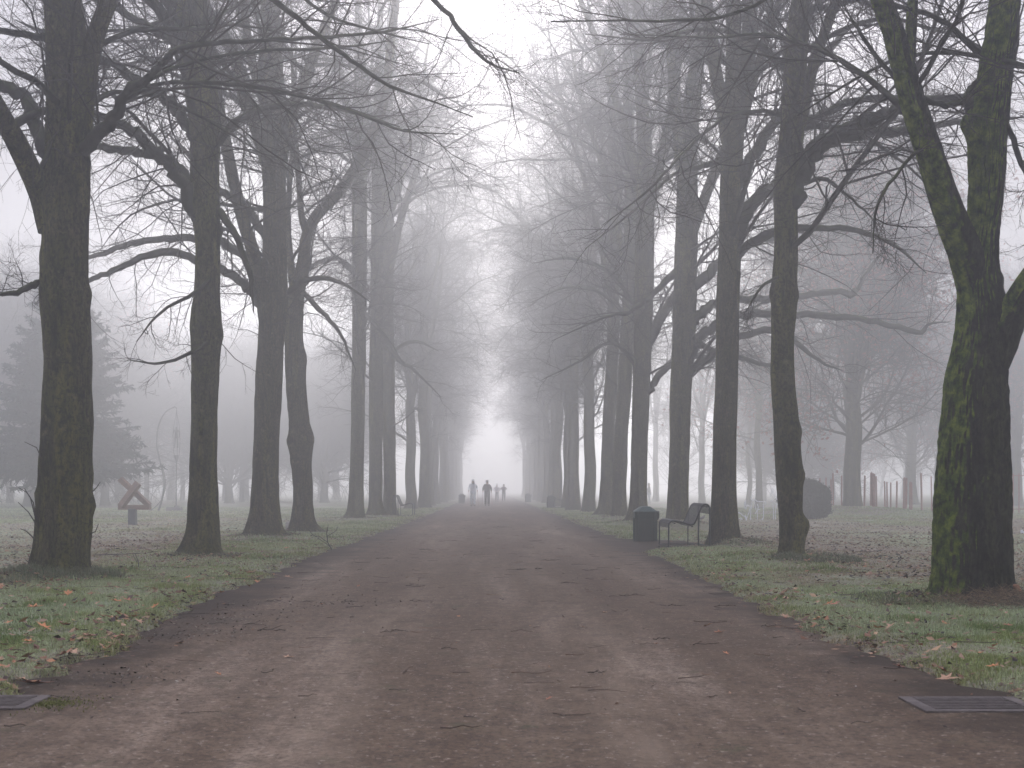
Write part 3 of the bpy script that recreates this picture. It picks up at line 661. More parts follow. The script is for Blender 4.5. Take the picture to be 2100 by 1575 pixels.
def worn(x, y):
    x = np.asarray(x, float); y = np.asarray(y, float)
    n = fbm(x*.22+3, y*.10, 21, 5); a_ = np.abs(x)
    band = sstep(4.9, 6.6, a_)*(1-sstep(46, 62, y))
    patch = np.exp(-((x-5.0)**2/2.2+(y-18.6)**2/.9))+np.exp(-((x-4.1)**2/.5+(y-30)**2/4))
    return np.clip(band*sstep(.28, .52, n)+sstep(.62, .75, fbm(x*.8, y*.5, 23))*.6+patch, 0, 1)
def axis(pts):
    o_ = []
    for (a_, b_, s_) in pts: o_.append(np.arange(a_, b_-1e-6, s_))
    return np.concatenate(o_+[[pts[-1][1]]])
def grid_mesh(X, Y, Z, mat, name):
    ny, nx = X.shape; m = MB(); i = np.arange(ny-1)[:, None]*nx; j = np.arange(nx-1)[None, :]
    f = np.stack([i+j, i+j+1, i+nx+j+1, i+nx+j], -1).reshape(-1, 4)
    m.add(np.stack([X, Y, Z], -1).reshape(-1, 3), f); return m.build(name, mat)
k = NT('lawn_soil', .95, .1); P_ = k.tc.outputs['Object']
a1 = k.ramp(k.noise(.55, 6, .6), [(.35, (.19, .22, .10)), (.65, (.33, .36, .22))])
a2 = k.ramp(k.noise(3.5, 6, .7), [(.3, (.18, .13, .09)), (.7, (.36, .29, .22))])
wm = k.ramp(k.noise(.16, 6, .6, k.mapp((1.4, .7, 1))), [(.44, 0.0), (.56, .85)])
fleck = k.ramp(k.noise(22, 5, .75), [(.40, .55), (.56, 0.0)])
k.col(k.mix(fleck, k.mix(wm, a1, a2), (.09, .07, .05))); k.bump(k.noise(14, 5, .7), .9, .04); M['soil'] = k.m
xs = axis([(-255, -60, 15), (-60, -20, 4), (-20, -9, .5), (-9, 9, .09), (9, 20, .5), (20, 60, 4), (60, 255, 15)])
ys = axis([(-38, 4, 3), (4, 30, .12), (30, 70, .4), (70, 130, 2), (130, 415, 15)])
X, Y = np.meshgrid(xs, ys); tag(grid_mesh(X, Y, gz(X, Y), M['soil'], 'ground'), kind='structure')

k = NT('asphalt', .92, .08)
n1 = k.noise(.62, 8, .66, k.mapp((1.5, .13, 1)), .2); n2 = k.noise(5, 7, .75, k.mapp((1, .7, 1))); n3 = k.noise(34, 5, .8)
c = k.ramp(n1, [(.34, (.108, .070, .044)), (.50, (.155, .107, .069)), (.58, (.21, .150, .102)), (.70, (.35, .265, .185))])
c = k.mix(k.ramp(n2, [(.38, .5), (.54, 0.0)]), c, (.062, .042, .030))
c = k.mix(k.ramp(n3, [(.42, .65), (.52, 0.0)]), c, (.045, .032, .024))
c = k.mix(k.ramp(k.noise(21, 4, .7), [(.60, 0.0), (.66, .75)]), c, (.34, .27, .20))
c = k.mix(k.ramp(k.noise(2.2, 6, .7), [(.60, 0.0), (.70, .45)]), c, (.085, .09, .045))
c = k.mix(k.ramp(k.vor(9), [(.03, .7), (.09, 0.0)]), c, (.42, .37, .30))
sx = k.n('ShaderNodeSeparateXYZ'); k.l(k.tc.outputs['Object'], sx.inputs[0])
for x0_ in (.75, -.95):              # pale trodden tracks along the walk
    tr_ = k.math('ABSOLUTE', k.math('SUBTRACT', k.math('ADD', sx.outputs[0], k.math('MULTIPLY', k.noise(.35, 3), .6)), x0_+.3))
    c = k.mix(k.math('MULTIPLY', k.ramp(tr_, [(.0, 1.0), (.38, 0.0)]), k.ramp(k.noise(1.6, 6, .7, k.mapp((1.4, .3, 1))), [(.44, 0.0), (.64, .45)])), c, (.30, .225, .155))
ed = k.math('ADD', k.math('MULTIPLY', k.math('ABSOLUTE', sx.outputs[0]), .36), k.math('MULTIPLY', k.noise(1.3, 7, .7), 1.0))
c = k.mix(k.ramp(k.math('SUBTRACT', ed, .75), [(.52, 0.0), (.78, .88)]), c, (.040, .029, .021))   # leaf mould gathered at the edges
k.col(c); k.bump(k.math('ADD', n3, k.math('MULTIPLY', n2, .7)), .7, .012); M['asphalt'] = k.m
ys = axis([(-38, 4, 1), (4, 34, .06), (34, 70, .25), (70, 140, 1.5), (140, 415, 12)]); u = np.linspace(0, 1, 81)
Y = np.repeat(ys[:, None], 81, 1); xl, xr = edge_l(ys)[:, None], edge_r(ys)[:, None]; xl = xl-.06; xr = xr+.06
X = xl+(xr-xl)*u; Z = .012+.02*(fbm(X*.7, Y*.5, 31)-.5)+.006*(fbm(X*5, Y*5, 32)-.5)
Z = Z-.03*np.clip((np.minimum(u, 1-u)[None]*(-1)*80+1.5)/1.5, 0, 1)
tag(grid_mesh(X, Y, Z, M['asphalt'], 'path'), kind='structure')
def pz(x, y): return float(.012+.02*(fbm(np.array(x)*.7, np.array(y)*.5, 31)-.5))

def blades(rng, x, y, h, wd, col, lean=.6, z0=None):
    n = len(x); z = (gz(x, y) if z0 is None else z0)-.006
    a_ = rng.random(n)*2*PI; b_ = rng.random(n)*2*PI; l_ = rng.random(n)*lean*h
    dx, dy = np.cos(a_)*wd/2, np.sin(a_)*wd/2; lx, ly = np.cos(b_)*l_, np.sin(b_)*l_
    P0 = np.stack([x-dx, y-dy, z], 1); P1 = np.stack([x+dx, y+dy, z], 1)
    M0 = np.stack([x+dx*.8+lx*.35, y+dy*.8+ly*.35, z+h*.6], 1); M1 = np.stack([x-dx*.8+lx*.35, y-dy*.8+ly*.35, z+h*.6], 1)
    T = np.stack([x+lx, y+ly, z+h*np.clip(1-.4*(l_/h), .4, 1)], 1)
    V = np.stack([P0, P1, M0, M1, T], 1).reshape(-1, 3); i = np.arange(n)[:, None]*5
    return V, i+np.array([[0, 1, 2, 3]]), i+np.array([[3, 2, 4]]), np.repeat(col, 5, 0)
gm = MB(); rg = np.random.default_rng(5)
def add_grass(y0, y1, dens, hs_, ws_, mrg):
    for sd in (-1, 1):
        W = .38*y1+mrg; n = int((y1-y0)*(W-2.2)*dens)
        y = rg.uniform(y0, y1, n); x = sd*rg.uniform(2.4, W, n)
        keep = (np.abs(x) < .38*y+mrg); x, y = x[keep], y[keep]
        out_ = np.where(sd < 0, edge_l(y)-x, x-edge_r(y)); keep = out_ > -.04-.06*rg.random(len(x)); x, y, out_ = x[keep], y[keep], out_[keep]
        wn = worn(x, y); tuft = fbm(x*2.3, y*1.6, 41); keep = rg.random(len(x)) > wn*.72+(tuft < .38)*.35
        x, y, wn, tuft, out_ = x[keep], y[keep], wn[keep], tuft[keep], out_[keep]
        n = len(x); g_ = fbm(x*.7+9, y*.5, 42); fr = fbm(x*1.9, y*1.2+5, 43); u_ = rg.random(n)
        col = np.array([.27, .315, .10])[None]*np.ones((n, 1))
        col = col+(np.array([.11, .18, .035])-col)*(sstep(.5, .68, g_)*.75)[:, None]
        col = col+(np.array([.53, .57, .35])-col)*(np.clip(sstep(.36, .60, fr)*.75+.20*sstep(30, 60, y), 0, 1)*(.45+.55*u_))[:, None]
        col = col+(np.array([.40, .30, .17])-col)*(np.clip(wn*.8+(u_ > .9)*.6+.35*np.exp(-np.abs(out_)/.1), 0, 1))[:, None]
        col *= rg.uniform(.7, 1.3, (n, 1))
        h = hs_*rg.uniform(.45, 1.25, n)*(.25+1.7*tuft**1.3)*(1-.5*wn)
        V, q, t3, cc = blades(rg, x, y, h, np.full(n, ws_)*rg.uniform(.6, 1.4, n), col, 1.1)
        n0 = gm.n; gm.add(V, q, cc); gm.f.append(t3+n0)
add_grass(5.4, 12, 5000, .050, .0048, 2.8); add_grass(12, 20, 2500, .050, .006, 2.4); add_grass(20, 32, 1000, .055, .010, 2)
add_grass(32, 50, 380, .055, .016, 2); add_grass(50, 85, 110, .06, .03, 3)
# long tufts round the trunk feet
for (mx, my, rr, n, hh) in [(-5.33,17.7,.62,2600,.15),(-4.83,23.7,.5,900,.10),(-5.3,33.3,.75,700,.10),(-4.88,37.2,.55,500,.1),(5.1,22.2,.6,2400,.13),(4.9,29.2,.7,1200,.11),(4.6,14.5,.75,1500,.09),(5.3,40,.8,600,.1),(-5.9,17.2,.6,1200,.12)]:
    a_ = rg.random(n)*2*PI; r_ = rr*(.65+.55*rg.random(n)**1.3); x = mx+np.cos(a_)*r_; y = my+np.sin(a_)*r_
    col = np.array([[.12, .16, .07]])+(np.array([[.20, .19, .12]])-np.array([[.12, .16, .07]]))*rg.random((n, 1))
    V, q, t3, cc = blades(rg, x, y, hh*rg.uniform(.4, 1.2, n), np.full(n, .008), col, 1.3); n0 = gm.n; gm.add(V, q, cc); gm.f.append(t3+n0)
k = NT('grass', .8, .15); vc = k.n('ShaderNodeVertexColor', layer_name='tint'); k.l(vc.outputs[0], k.b.inputs['Base Color']); M['grass'] = k.m
tag(gm.build('grass', M['grass'], smooth=False), 'short frosty green grass on both verges and lawns beside the path', 'grass', kind='stuff')
k = NT('dead_matter', .85, .2); vc = k.n('ShaderNodeVertexColor', layer_name='tint'); k.l(vc.outputs[0], k.b.inputs['Base Color']); M['dead'] = k.m

# small leaf crumbs and twig bits, too many to count
lm2 = MB(); rl = np.random.default_rng(8)
def crumbs(x, y, s_, cols, onpath=False):
    n = len(x); z = (np.array([.017]) if onpath else gz(x, y)+.006+.02*rl.random(n))*np.ones(n); a_ = rl.random(n)*2*PI
    ux = np.stack([np.cos(a_), np.sin(a_), rl.normal(size=n)*.35], 1)*s_[:, None]; uy = np.stack([-np.sin(a_), np.cos(a_), rl.normal(size=n)*.45], 1)*(s_*rl.uniform(.3, .8, n))[:, None]
    c_ = np.stack([x, y, z], 1); bend = np.array([0, 0, 1.])*(s_*rl.uniform(-.1, .5, n))[:, None]
    V = np.stack([c_-ux, c_-uy*.8-ux*.1, c_+ux+bend, c_+uy+ux*.15], 1); V[:, :, 2] = np.maximum(V[:, :, 2], z[:, None]-.002)
    cc = np.array(cols)[rl.integers(0, len(cols), n)]*rl.uniform(.6, 1.3, (n, 1))
    lm2.add(V.reshape(-1, 3), (np.arange(n)[:, None]*4+np.arange(4)[None]), np.repeat(cc, 4, 0))
BR = [(.22, .11, .06), (.14, .075, .045), (.09, .055, .04), (.28, .17, .10), (.06, .042, .032), (.05, .035, .028)]
for sd in (-1, 1):
    n = 24000; y = 7+58*rl.random(n)**1.2; x = sd*rl.uniform(4.6, .38*y+3, n); k_ = rl.random(n) < worn(x, y)*.9+.03; crumbs(x[k_], y[k_], rl.uniform(.012, .055, k_.sum()), BR)
    n = 2600; y = 8+26*rl.random(n); e_ = (edge_l if sd < 0 else edge_r)(y); x = e_+sd*rl.uniform(.05, 4.5, n)
    n1_ = lm2.n; crumbs(x, y, rl.uniform(.014, .042, n), [(.30, .15, .09), (.22, .12, .08), (.36, .22, .14), (.12, .07, .05), (.05, .035, .03)]); lm2.v[-1][:, 2] += .028
    n = 7500; y = 6.5+55*rl.random(n)**1.3; e_ = (edge_l if sd < 0 else edge_r)(y); x = e_+sd*(rl.normal(size=n)*.13-.05); crumbs(x, y, rl.uniform(.008, .03, n), BR)
for mx, my, rr, hh in MOUNDS[:12]:
    n = 260; a_ = rl.random(n)*2*PI; r_ = .35+.5*rl.random(n)**.7; crumbs(mx+np.cos(a_)*r_, my+np.sin(a_)*r_, rl.uniform(.014, .045, n), BR); lm2.v[-1][:, 2] += .02
n = 2600; y = 6.5+70*rl.random(n); x = rl.uniform(-2.8, 2.8, n); crumbs(x, y, rl.uniform(.004, .016, n), BR+[(.3, .27, .22)], True)
for (cx, cy_, n, rx, ry) in [(-2.55,13.2,500,.45,.5),(-2.5,11.6,400,.3,.4),(-2.45,9.0,300,.35,.3),(-1.9,14.6,350,.6,.35),(2.6,20,200,.3,.6),(2.75,11.4,160,.2,.3)]:
    crumbs(cx+rl.normal(size=n)*rx, cy_+rl.normal(size=n)*ry, rl.uniform(.004, .018, n), [(.045, .035, .028), (.07, .05, .04), (.12, .09, .06), (.25, .22, .17)], True)
for cx, cy_, n in [(-3.05,9.0,70),(-2.95,10.6,80),(-3.2,12.4,70),(-3.3,15,60),(-3.3,19,60),(2.95,10.4,60),(2.85,12.2,70),(3.0,15,60),(3.0,18.5,60),(-5.2,16.6,90),(5.2,21.4,80),(-4.8,22.7,60),(4.3,30,60)]:   # leaves blown together
    x = cx+rl.normal(size=n)*.22; y = cy_+rl.normal(size=n)*.45; crumbs(x, y, rl.uniform(.022, .048, n), [(.34, .16, .08), (.24, .12, .07), (.15, .08, .05), (.42, .26, .15), (.07, .045, .035)]); lm2.v[-1][:, 2] = np.maximum(lm2.v[-1][:, 2]+.02, .02)
tag(lm2.build('leaf_litter', M['dead'], smooth=False), 'crumbled brown leaf litter along the path edges and on the worn lawn', 'leaf litter', kind='stuff')
tl = MB()
def sticks(n, x, y, L, r, onpath):
    a_ = rl.normal(size=n)*.5+np.where(rl.random(n) < .75, 0, PI/2); z = (np.full(n, .018) if onpath else gz(x, y)+.02)
    P0 = np.stack([x, y, z], 1); D = np.stack([np.cos(a_), np.sin(a_), np.zeros(n)], 1)
    P = grow(P0, D, L, 4, .16, 0, 0, rl); P[:, :, 2] = z[:, None]+np.abs(rl.normal(size=(n, 5)))*.006
    tl.tubes(P, taper(np.full(n, 1.)*r, 4, .7, .5), 4, col=np.array(BR)[rl.integers(1, 6, n)]*.8)
n = 420; y = 7+60*rl.random(n)**1.1; sticks(n, rl.uniform(-2.8, 2.7, n), y, rl.uniform(.04, .28, n), rl.uniform(.0012, .0032, n), True)
n = 260; y = 9+30*rl.random(n); sticks(n, np.where(rl.random(n) < .5, -1, 1)*rl.uniform(2.9, 8, n), y, rl.uniform(.1, .5, n), rl.uniform(.002, .005, n), False)
tag(tl.build('twig_litter', M['dead']), 'small broken twigs scattered over the path and lawns', 'twig litter', kind='stuff')
# ------------------------------------------------------------------ objects
def add_col(o, c): return o
M['green_steel'] = simple('green_steel', (.007, .038, .026), .55, .3, .25, 9, bump=.003)
M['liner'] = simple('dark_liner', (.016, .022, .021), .6, .4, .3, 6)
M['bench_steel'] = simple('bench_steel', (.012, .014, .020), .6, .3, .25, 12)
M['rust'] = simple('rusty_steel', (.19, .105, .068), .8, .3, .4, 5, bump=.006)
M['post_steel'] = simple('blue_grey_steel', (.035, .045, .06), .5, .5, .25, 6)
M['bronze'] = simple('dark_bronze', (.05, .045, .042), .6, .4, .3, 8)
M['plinth'] = simple('weathered_block', (.10, .085, .08), .9, .2, .3, 7, bump=.01)
M['white_wire'] = simple('white_wire', (.80, .82, .84), .5, .4, .08, 20)
M['red_paint'] = simple('red_post_paint', (.32, .10, .08), .85, .3, .3, 9)
M['stone'] = simple('pale_stone', (.35, .32, .29), .9, .2, .25, 9, bump=.01)

# leaves one can pick out
def leaf_mesh(seed):
    rs = random.Random(seed); pts = []; n = 5; m = MB()
    for i in range(2*n+1):
        a_ = -2.5+5.0*i/(2*n); r = (1.0 if i % 2 else .45)*(1-.25*abs(a_)/2.5)*rs.uniform(.85, 1.15)
        pts.append((math.cos(a_)*r, math.sin(a_)*r*.8))
    cu = rs.uniform(.35, .75); v = [(0, 0, .02)]+[(x, y, .05+cu*y*y*.9+.25*max(x, 0)*rs.random()) for x, y in pts]
    v += [(-.9, 0, .0)]
    m.add(np.array(v)*.07, [(0, i, i+1) for i in range(1, 2*n+1)]+[(0, 2*n+2, 1), (0, 2*n+1, 2*n+2)]); return m
for i, c in enumerate([(.50, .19, .07), (.36, .14, .07), (.42, .24, .14)]): M['leaf%d' % i] = simple('leaf_brown', c, .7, .3, .35, 40)
LP = [leaf_mesh(s_).build('fallen_leaf', M['leaf%d' % (s_ % 3)], smooth=False).data for s_ in range(6)]
for o in list(COL.objects):
    if o.name.startswith('fallen_leaf'): bpy.data.objects.remove(o)
def leaf(px, py, big, lab, grp):
    d = gd(py); x = at(px, py, d)[0]; i = leaf.n; leaf.n += 1
    o = bpy.data.objects.new('fallen_leaf', LP[i % 6]); COL.objects.link(o)
    on = edge_l(np.array(d)) < x < edge_r(np.array(d)); z = .018 if on else float(gz(x, d))+.045
    o.location = (x, d, z); o.rotation_euler = (.25*math.sin(i*3.1), .3*math.cos(i*1.7), i*2.4); o.scale = (big,)*3
    tag(o, lab, 'fallen leaf', grp)
leaf.n = 0
LL_ = 'curled orange-brown leaf lying on the left grass verge'; LR_ = 'curled orange-brown leaf lying on the right grass verge'; LC_ = 'dry brown leaf lying on the asphalt path'
for px, py, b in [(238,1250,1.3),(262,1248,1.2),(318,1226,1.1),(72,1264,1.6),(38,1214,1.3),(96,1216,1.1),(140,1233,1.3),(190,1234,1.2),(122,1236,1.2),(90,1310,1.4),(132,1306,1.3),(178,1328,1.3),(60,1343,.9),(130,1362,1.6),(150,1358,1.5),(20,1300,.9),(235,1325,1.1),(202,1182,1.1),(236,1172,.9),(292,1184,1),(330,1193,1),(385,1198,1),(415,1203,.9),(440,1220,1.1),(318,1262,1),(70,1408,1.5),(45,1400,1.2),(526,1196,1.2),(510,1205,1),(590,1186,1.1),(588,1134,1.1),(155,1252,.9),(200,1252,.8),(455,1218,.9),(275,1285,1),(285,1291,1),(300,1222,.8)]: leaf(px, py, b, LL_, 'fallen leaves on the left verge')
for px, py, b in [(1535,1216,1.3),(1612,1268,1),(1700,1258,1.2),(1712,1261,1.3),(1680,1251,.9),(1678,1288,1.2),(1748,1254,.8),(1870,1277,.8),(1938,1303,.9),(1935,1392,1.3),(1940,1398,1.2),(2038,1396,.9),(2086,1370,1.1),(1825,1308,1),(1800,1312,1),(1842,1372,.9),(1545,1187,.8),(1619,1197,.7),(2065,1305,.8),(1955,1352,.8),(2040,1350,.8),(1655,1185,.8),(1795,1345,1),(1398,1103,.9),(1393,1109,.9),(1434,1113,.8),(1376,1112,.8),(1445,1120,.9),(1905,1330,.9),(2010,1370,.8)]: leaf(px, py, b, LR_, 'fallen leaves on the right verge')
for px, py, b in [(1476,1301,1),(1450,1287,.9),(1489,1345,.6),(1610,1270,.6),(590,1353,.8),(448,1388,.5),(660,1242,.6),(370,1324,.9),(1345,1325,.5),(1125,1440,.5),(1240,1260,.7),(940,1268,.5),(735,1205,.6),(1195,1290,.5)]: leaf(px, py, b, LC_, 'fallen leaves on the path')
# single sticks
def stick(px0, px1, py, r, lab, grp='dark twigs lying across the path', up_=0.0, name='fallen_twig', cat='twig'):
    d = gd(py); x0, x1 = at(px0, py, d)[0], at(px1, py, d)[0]; rs = np.random.default_rng(int(px0+py)); m = MB()
    L = x1-x0; P = np.array([[x0+L*t, d+rs.normal()*.02, .022+rs.random()*.014+up_*t] for t in np.linspace(0, 1, 7)])
    if not (-2.9 < x0 < 2.8): P[:, 2] += gz(P[:, 0], P[:, 1])+.01
    m.tubes(P, np.full(7, r*.75)*np.linspace(1, .5, 7), 5, col=(.05, .035, .028))
    for q in (.3, .6): 
        b = P[int(q*6)]; m.tubes(np.array([b, b+[L*.12, rs.normal()*.08, .012], b+[L*.24, rs.normal()*.15, .01]]), np.array([r*.6, r*.5, r*.25]), 4, col=(.06, .042, .03))
    tag(m.build(name, M['dead']), lab, cat, grp)
for a_ in [(528,585,1299,.006),(500,540,1287,.004),(832,872,1207,.006),(905,938,1337,.004),(860,888,1130,.006),(1060,1079,1171,.008),(1097,1112,1170,.008),(1110,1150,1152,.005),(770,806,1148,.005),(1340,1375,1317,.005),(1270,1322,1226,.005),(1464,1508,1248,.005),(1420,1475,1328,.005),(1205,1240,1388,.005),(700,735,1239,.004),(950,1010,1140,.004),(1195,1225,1173,.005),(1370,1405,1248,.005),(840,870,1238,.004),(780,820,1302,.004),(1085,1120,1112,.006),(900,950,1112,.005),(1150,1190,1200,.004),(1560,1605,1290,.004),(1010,1050,1083,.006)]:
    stick(*a_, 'thin dark twig lying across the asphalt path')
stick(190, 322, 1149, .010, 'long dark fallen branch lying in the grass between the two nearest left trunks', None, .06, 'fallen_branch', 'branch')
m = MB(); d = gd(1175); b = np.array([at(284,1175,d)[0], d, .03]); t_ = np.array([at(274,1138,d)[0], d+.1, at(274,1136,d)[2]])
m.tubes(np.array([b, (b+t_)/2+[.02,0,0], t_]), np.array([.009,.008,.005]), 5, col=(.05,.036,.03)); m.tubes(np.array([(b+t_)/2, (b+t_)/2+[-.06,0,.12]]), np.array([.005,.003]), 4, col=(.05,.036,.03))
tag(m.build('fallen_branch', M['dead']), 'short upright stick poking out of the grass left of the second trunk', 'branch')
m = MB(); d = gd(1128); B = lambda px, py: at(px, py, d)
for pl, r in [([(682,1130),(672,1112),(670,1092),(673,1078)], .012), ([(672,1112),(655,1100),(636,1098)], .008), ([(671,1100),(690,1088),(692,1080)], .007), ([(655,1100),(648,1110)], .005), ([(676,1120),(640,1095),(632,1085)], .006)]:
    m.tubes(np.array([B(*p) for p in pl]), np.linspace(r, r*.5, len(pl)), 5, col=(.045,.036,.032))
tag(m.build('fallen_branch', M['dead']), 'forked bare branch standing at the left path edge beside the crooked trunk', 'branch')
m = MB(); d = gd(1240)
m.tubes(np.array([at(px, py, d) for px, py in [(10,1262),(40,1250),(85,1244),(120,1254),(160,1250)]]), np.linspace(.009,.004,5), 5, col=(.04,.032,.028))
tag(m.build('fallen_branch', M['dead']), 'thin curved branch lying among the leaves below the nearest left trunk', 'branch')
# sprouts on the nearest left trunk
sp = [o for o in COL.objects if o.get('label', '').startswith('thick grey-green')][0]; d = 17.5
for pl in [[(75,1065),(68,1030),(55,1010),(38,1000)],[(72,1060),(62,1020),(50,1002)],[(74,1075),(58,1050),(37,1030)],[(70,1105),(55,1090),(42,1084)],[(84,938),(75,918),(50,906)],[(188,1010),(198,1000),(206,988)],[(185,1095),(196,1090),(202,1074)],[(62,1155),(52,1148)]]:
    m = MB(); m.tubes(np.array([at(a_, b_, d-.15) for a_, b_ in pl])-np.array(sp.location), np.linspace(.009, .004, len(pl)), 5); m.build('sprout', M['twig'], sp)

# drain grates
def grate(x0, x1, y0, y1, lab):
    t = empty('drain_grate', ((x0+x1)/2, y0, .012), lab, 'drain'); hx, L = (x1-x0)/2, y1-y0
    f = MB(); z = .002
    for (cx, cy_, sx_, sy_) in [(-hx+.035, L/2, .035, L/2), (hx-.035, L/2, .035, L/2), (0, .02, hx-.071, .02), (0, L-.02, hx-.071, .02)]: f.box((cx, cy_, z), (sx_, sy_, .012), bev=.003)
    f.build('frame', M['grate'], t)
    b = MB(); b.box((0, L/2, .0015), (hx-.075, L/2-.045, .002)); b.build('shade_plate', M['slot_shade'], t)  # no hole below: flat black plate paints the darkness between the bars
    b = MB(); n = 8
    for i in range(n): b.box((0, .06+(L-.12)*i/(n-1), .008), (hx-.075, .011, .0035), bev=.001)
    b.build('bars', M['grate'], t)
M['grate'] = simple('grate_iron', (.12, .098, .085), .85, .1, .35, 18, bump=.003); M['slot_shade'] = simple('grate_slot_shade', (.006, .006, .006), 1, 0)
grate(2.30, 2.95, 7.52, 8.04, 'iron drain grate sunk in the path at bottom right')
grate(-3.12, -2.5, 7.62, 8.10, 'iron drain grate at the bottom left path edge')
m = MB(); rs = np.random.default_rng(3); n = 900; r_ = np.abs(rs.normal(size=n))*.10; a_ = rs.random(n)*6.28
x = -2.43+np.cos(a_)*r_*1.3; y = 7.85+np.sin(a_)*r_*1.4; V, q, t3, cc = blades(rs, x, y, np.full(n, .018), np.full(n, .008), np.array([[.16, .17, .04]])*rs.uniform(.5, 1.3, (n, 1)), 1, np.full(n, .014)); m.add(V, q, cc); m.f.append(t3)
tag(m.build('moss_patch', M['grass'], smooth=False), 'yellow-green moss cushion beside the left drain grate', 'moss', kind='stuff')

# dry grass heap at the foot of the mossy tree, wedge of sawn wood
m = MB(); rs = np.random.default_rng(4); n = 2600
x = 4.75+.62*rs.normal(size=n)*.8+.25; y = 13.95+.22*rs.normal(size=n); z = gz(x, y)+.10*np.exp(-((x-5.1)/.5)**2)*rs.random(n)
a_ = rs.random(n)*2*PI; D = np.stack([np.cos(a_), np.sin(a_)*.6, rs.random(n)*.6-.1], 1)
P = grow(np.stack([x, y, z], 1), D, rs.uniform(.06, .2, n), 3, .25, -.1, -.1, rs); P[:, :, 2] = np.maximum(P[:, :, 2], .03)
m.tubes(P, np.full((n, 4), .0022)*np.array([[1, 1, .9, .4]]), 3, col=np.array([(.20, .13, .07), (.13, .08, .05), (.28, .2, .12), (.1, .07, .05)])[rs.integers(0, 4, n)])
tag(m.build('dry_grass', M['dead']), 'tangle of dry straw-coloured grass at the foot of the mossy tree', 'dry grass', kind='stuff')
m = MB(); a_ = np.array(at(2078, 1199, 14.4)); b_ = np.array(at(2112, 1262, 14.2)); dv = (b_-a_)/np.linalg.norm(b_-a_); sd_ = np.cross(dv, [0, 1, 0]); R = np.stack([dv, [0, 1, 0], sd_], 1)
m.box((a_+b_)/2, (np.linalg.norm(b_-a_)/2, .09, .028), R, .004); M['plank'] = simple('sawn_wood', (.30, .13, .065), .8, .2, .35, 25)
tag(m.build('wood_offcut', M['plank']), 'orange sawn board leaning against the foot of the mossy tree', 'board')
m = MB(); m.box((0, 0, .03), (.055, .012, .03), bev=.004); m.box((-.02, 0, .075), (.03, .010, .02), bev=.004)
o = m.build('white_tag', M['white_wire']); o.location = (at(2097, 1090, 36)[0], 36, float(gz(13.4, 36))); tag(o, 'small white scrap in the grass at the right photo edge', 'scrap')
# small stone and info column on the left
m = MB(); m.box((0, 0, .14), (.085, .08, .15), bev=.025); o = m.build('marker_stone', M['stone']); o.location = (at(592, 1086, 39)[0], 39, 0); o.rotation_euler = (.05, .04, .4)
tag(o, 'small pale boundary stone behind the foot of the crooked trunk', 'stone')
t = empty('signboard', (at(558, HY, 35.5)[0], 35.5, 0), 'narrow dark upright slab mostly hidden behind the third left trunk', 'sign')
m = MB(); m.box((0, 0, .86), (.125, .03, .98), bev=.008); m.build('slab', M['post_steel'], t)
m = MB(); m.tubes(spline([(.055, -.036, 1.30), (.115, -.036, 1.22), (.075, -.036, 1.12), (.085, -.036, 1.0), (.06, -.036, .96)], n=4), np.full(17, .010), 5); m.build('white_mark', M['white_wire'], t)

# litter bins
def make_bin(loc, lab):
    t = empty('litter_bin', loc, lab, 'litter bin', 'green mesh litter bins along the path')
    w_, H = .245, .665; ch = .07
    oc = [(-w_+ch, -w_), (w_-ch, -w_), (w_, -w_+ch), (w_, w_-ch), (w_-ch, w_), (-w_+ch, w_), (-w_, w_-ch), (-w_, -w_+ch)]
    def ring(s_, z): return [(x*s_, y*s_, z) for x, y in oc]
    m = MB(); v = ring(.93, .02)+ring(.93, H-.01); m.add(v, [(i, (i+1) % 8, 8+(i+1) % 8, 8+i) for i in range(8)]); m.f.append(np.array([[7,6,5,4,3,2,1,0]])); m.build('liner', M['liner'], t, False)
    m = MB()
    for i in range(34):
        z = .02+(.50)*i/33; q = np.array(ring(1.0, z)+ring(1.0, z)[:2]); m.tubes(q, np.full(len(q), .0048), 4)
    for i in range(8):
        a_, b_ = np.array(oc[i]), np.array(oc[(i+1) % 8]); n = max(2, int(np.linalg.norm(b_-a_)/.036))
        for j in range(n):
            p = a_+(b_-a_)*j/n; m.tubes(np.array([(p[0], p[1], .01), (p[0], p[1], .53)]), np.full(2, .0042 if j else .009), 4)
    m.build('wire_basket', M['green_steel'], t)
    m = MB(); v = ring(1.005, .50)+ring(1.005, H); m.add(v, [(i, (i+1) % 8, 8+(i+1) % 8, 8+i) for i in range(8)]); m.build('collar', M['green_steel'], t, False)
    m = MB(); v = ring(1.06, H-.012)+ring(1.06, H+.010)+ring(.98, H+.022)+[(x*.46, y*.55, H+.115) for x, y in oc]+[(x*.38, y*.46, H+.122) for x, y in oc]
    f = [(k_*8+i, k_*8+(i+1) % 8, k_*8+8+(i+1) % 8, k_*8+8+i) for k_ in range(4) for i in range(8)]
    m.add(v, f); m.f.append(np.array([[32+i for i in range(8)]])); m.f.append(np.array([[7,6,5,4,3,2,1,0]])); m.build('lid', M['green_steel'], t, False)
    m = MB(); m.add([(w_, -.16, .47), (w_, .16, .47), (w_+.055, -.16, .53), (w_+.055, .16, .53), (w_+.055, -.16, .655), (w_+.055, .16, .655), (w_, -.16, .655), (w_, .16, .655)],
        [(0, 2, 3, 1), (2, 4, 5, 3), (4, 6, 7, 5), (0, 6, 4, 2), (1, 3, 5, 7)]); m.build('chute', M['green_steel'], t, False)
    m = MB(); m.tubes(np.array([(w_+.04, -.17, H+.005), (w_+.04, .17, H+.005)]), np.full(2, .014), 8, cap=True); m.build('hinge', M['green_steel'], t)
    return t
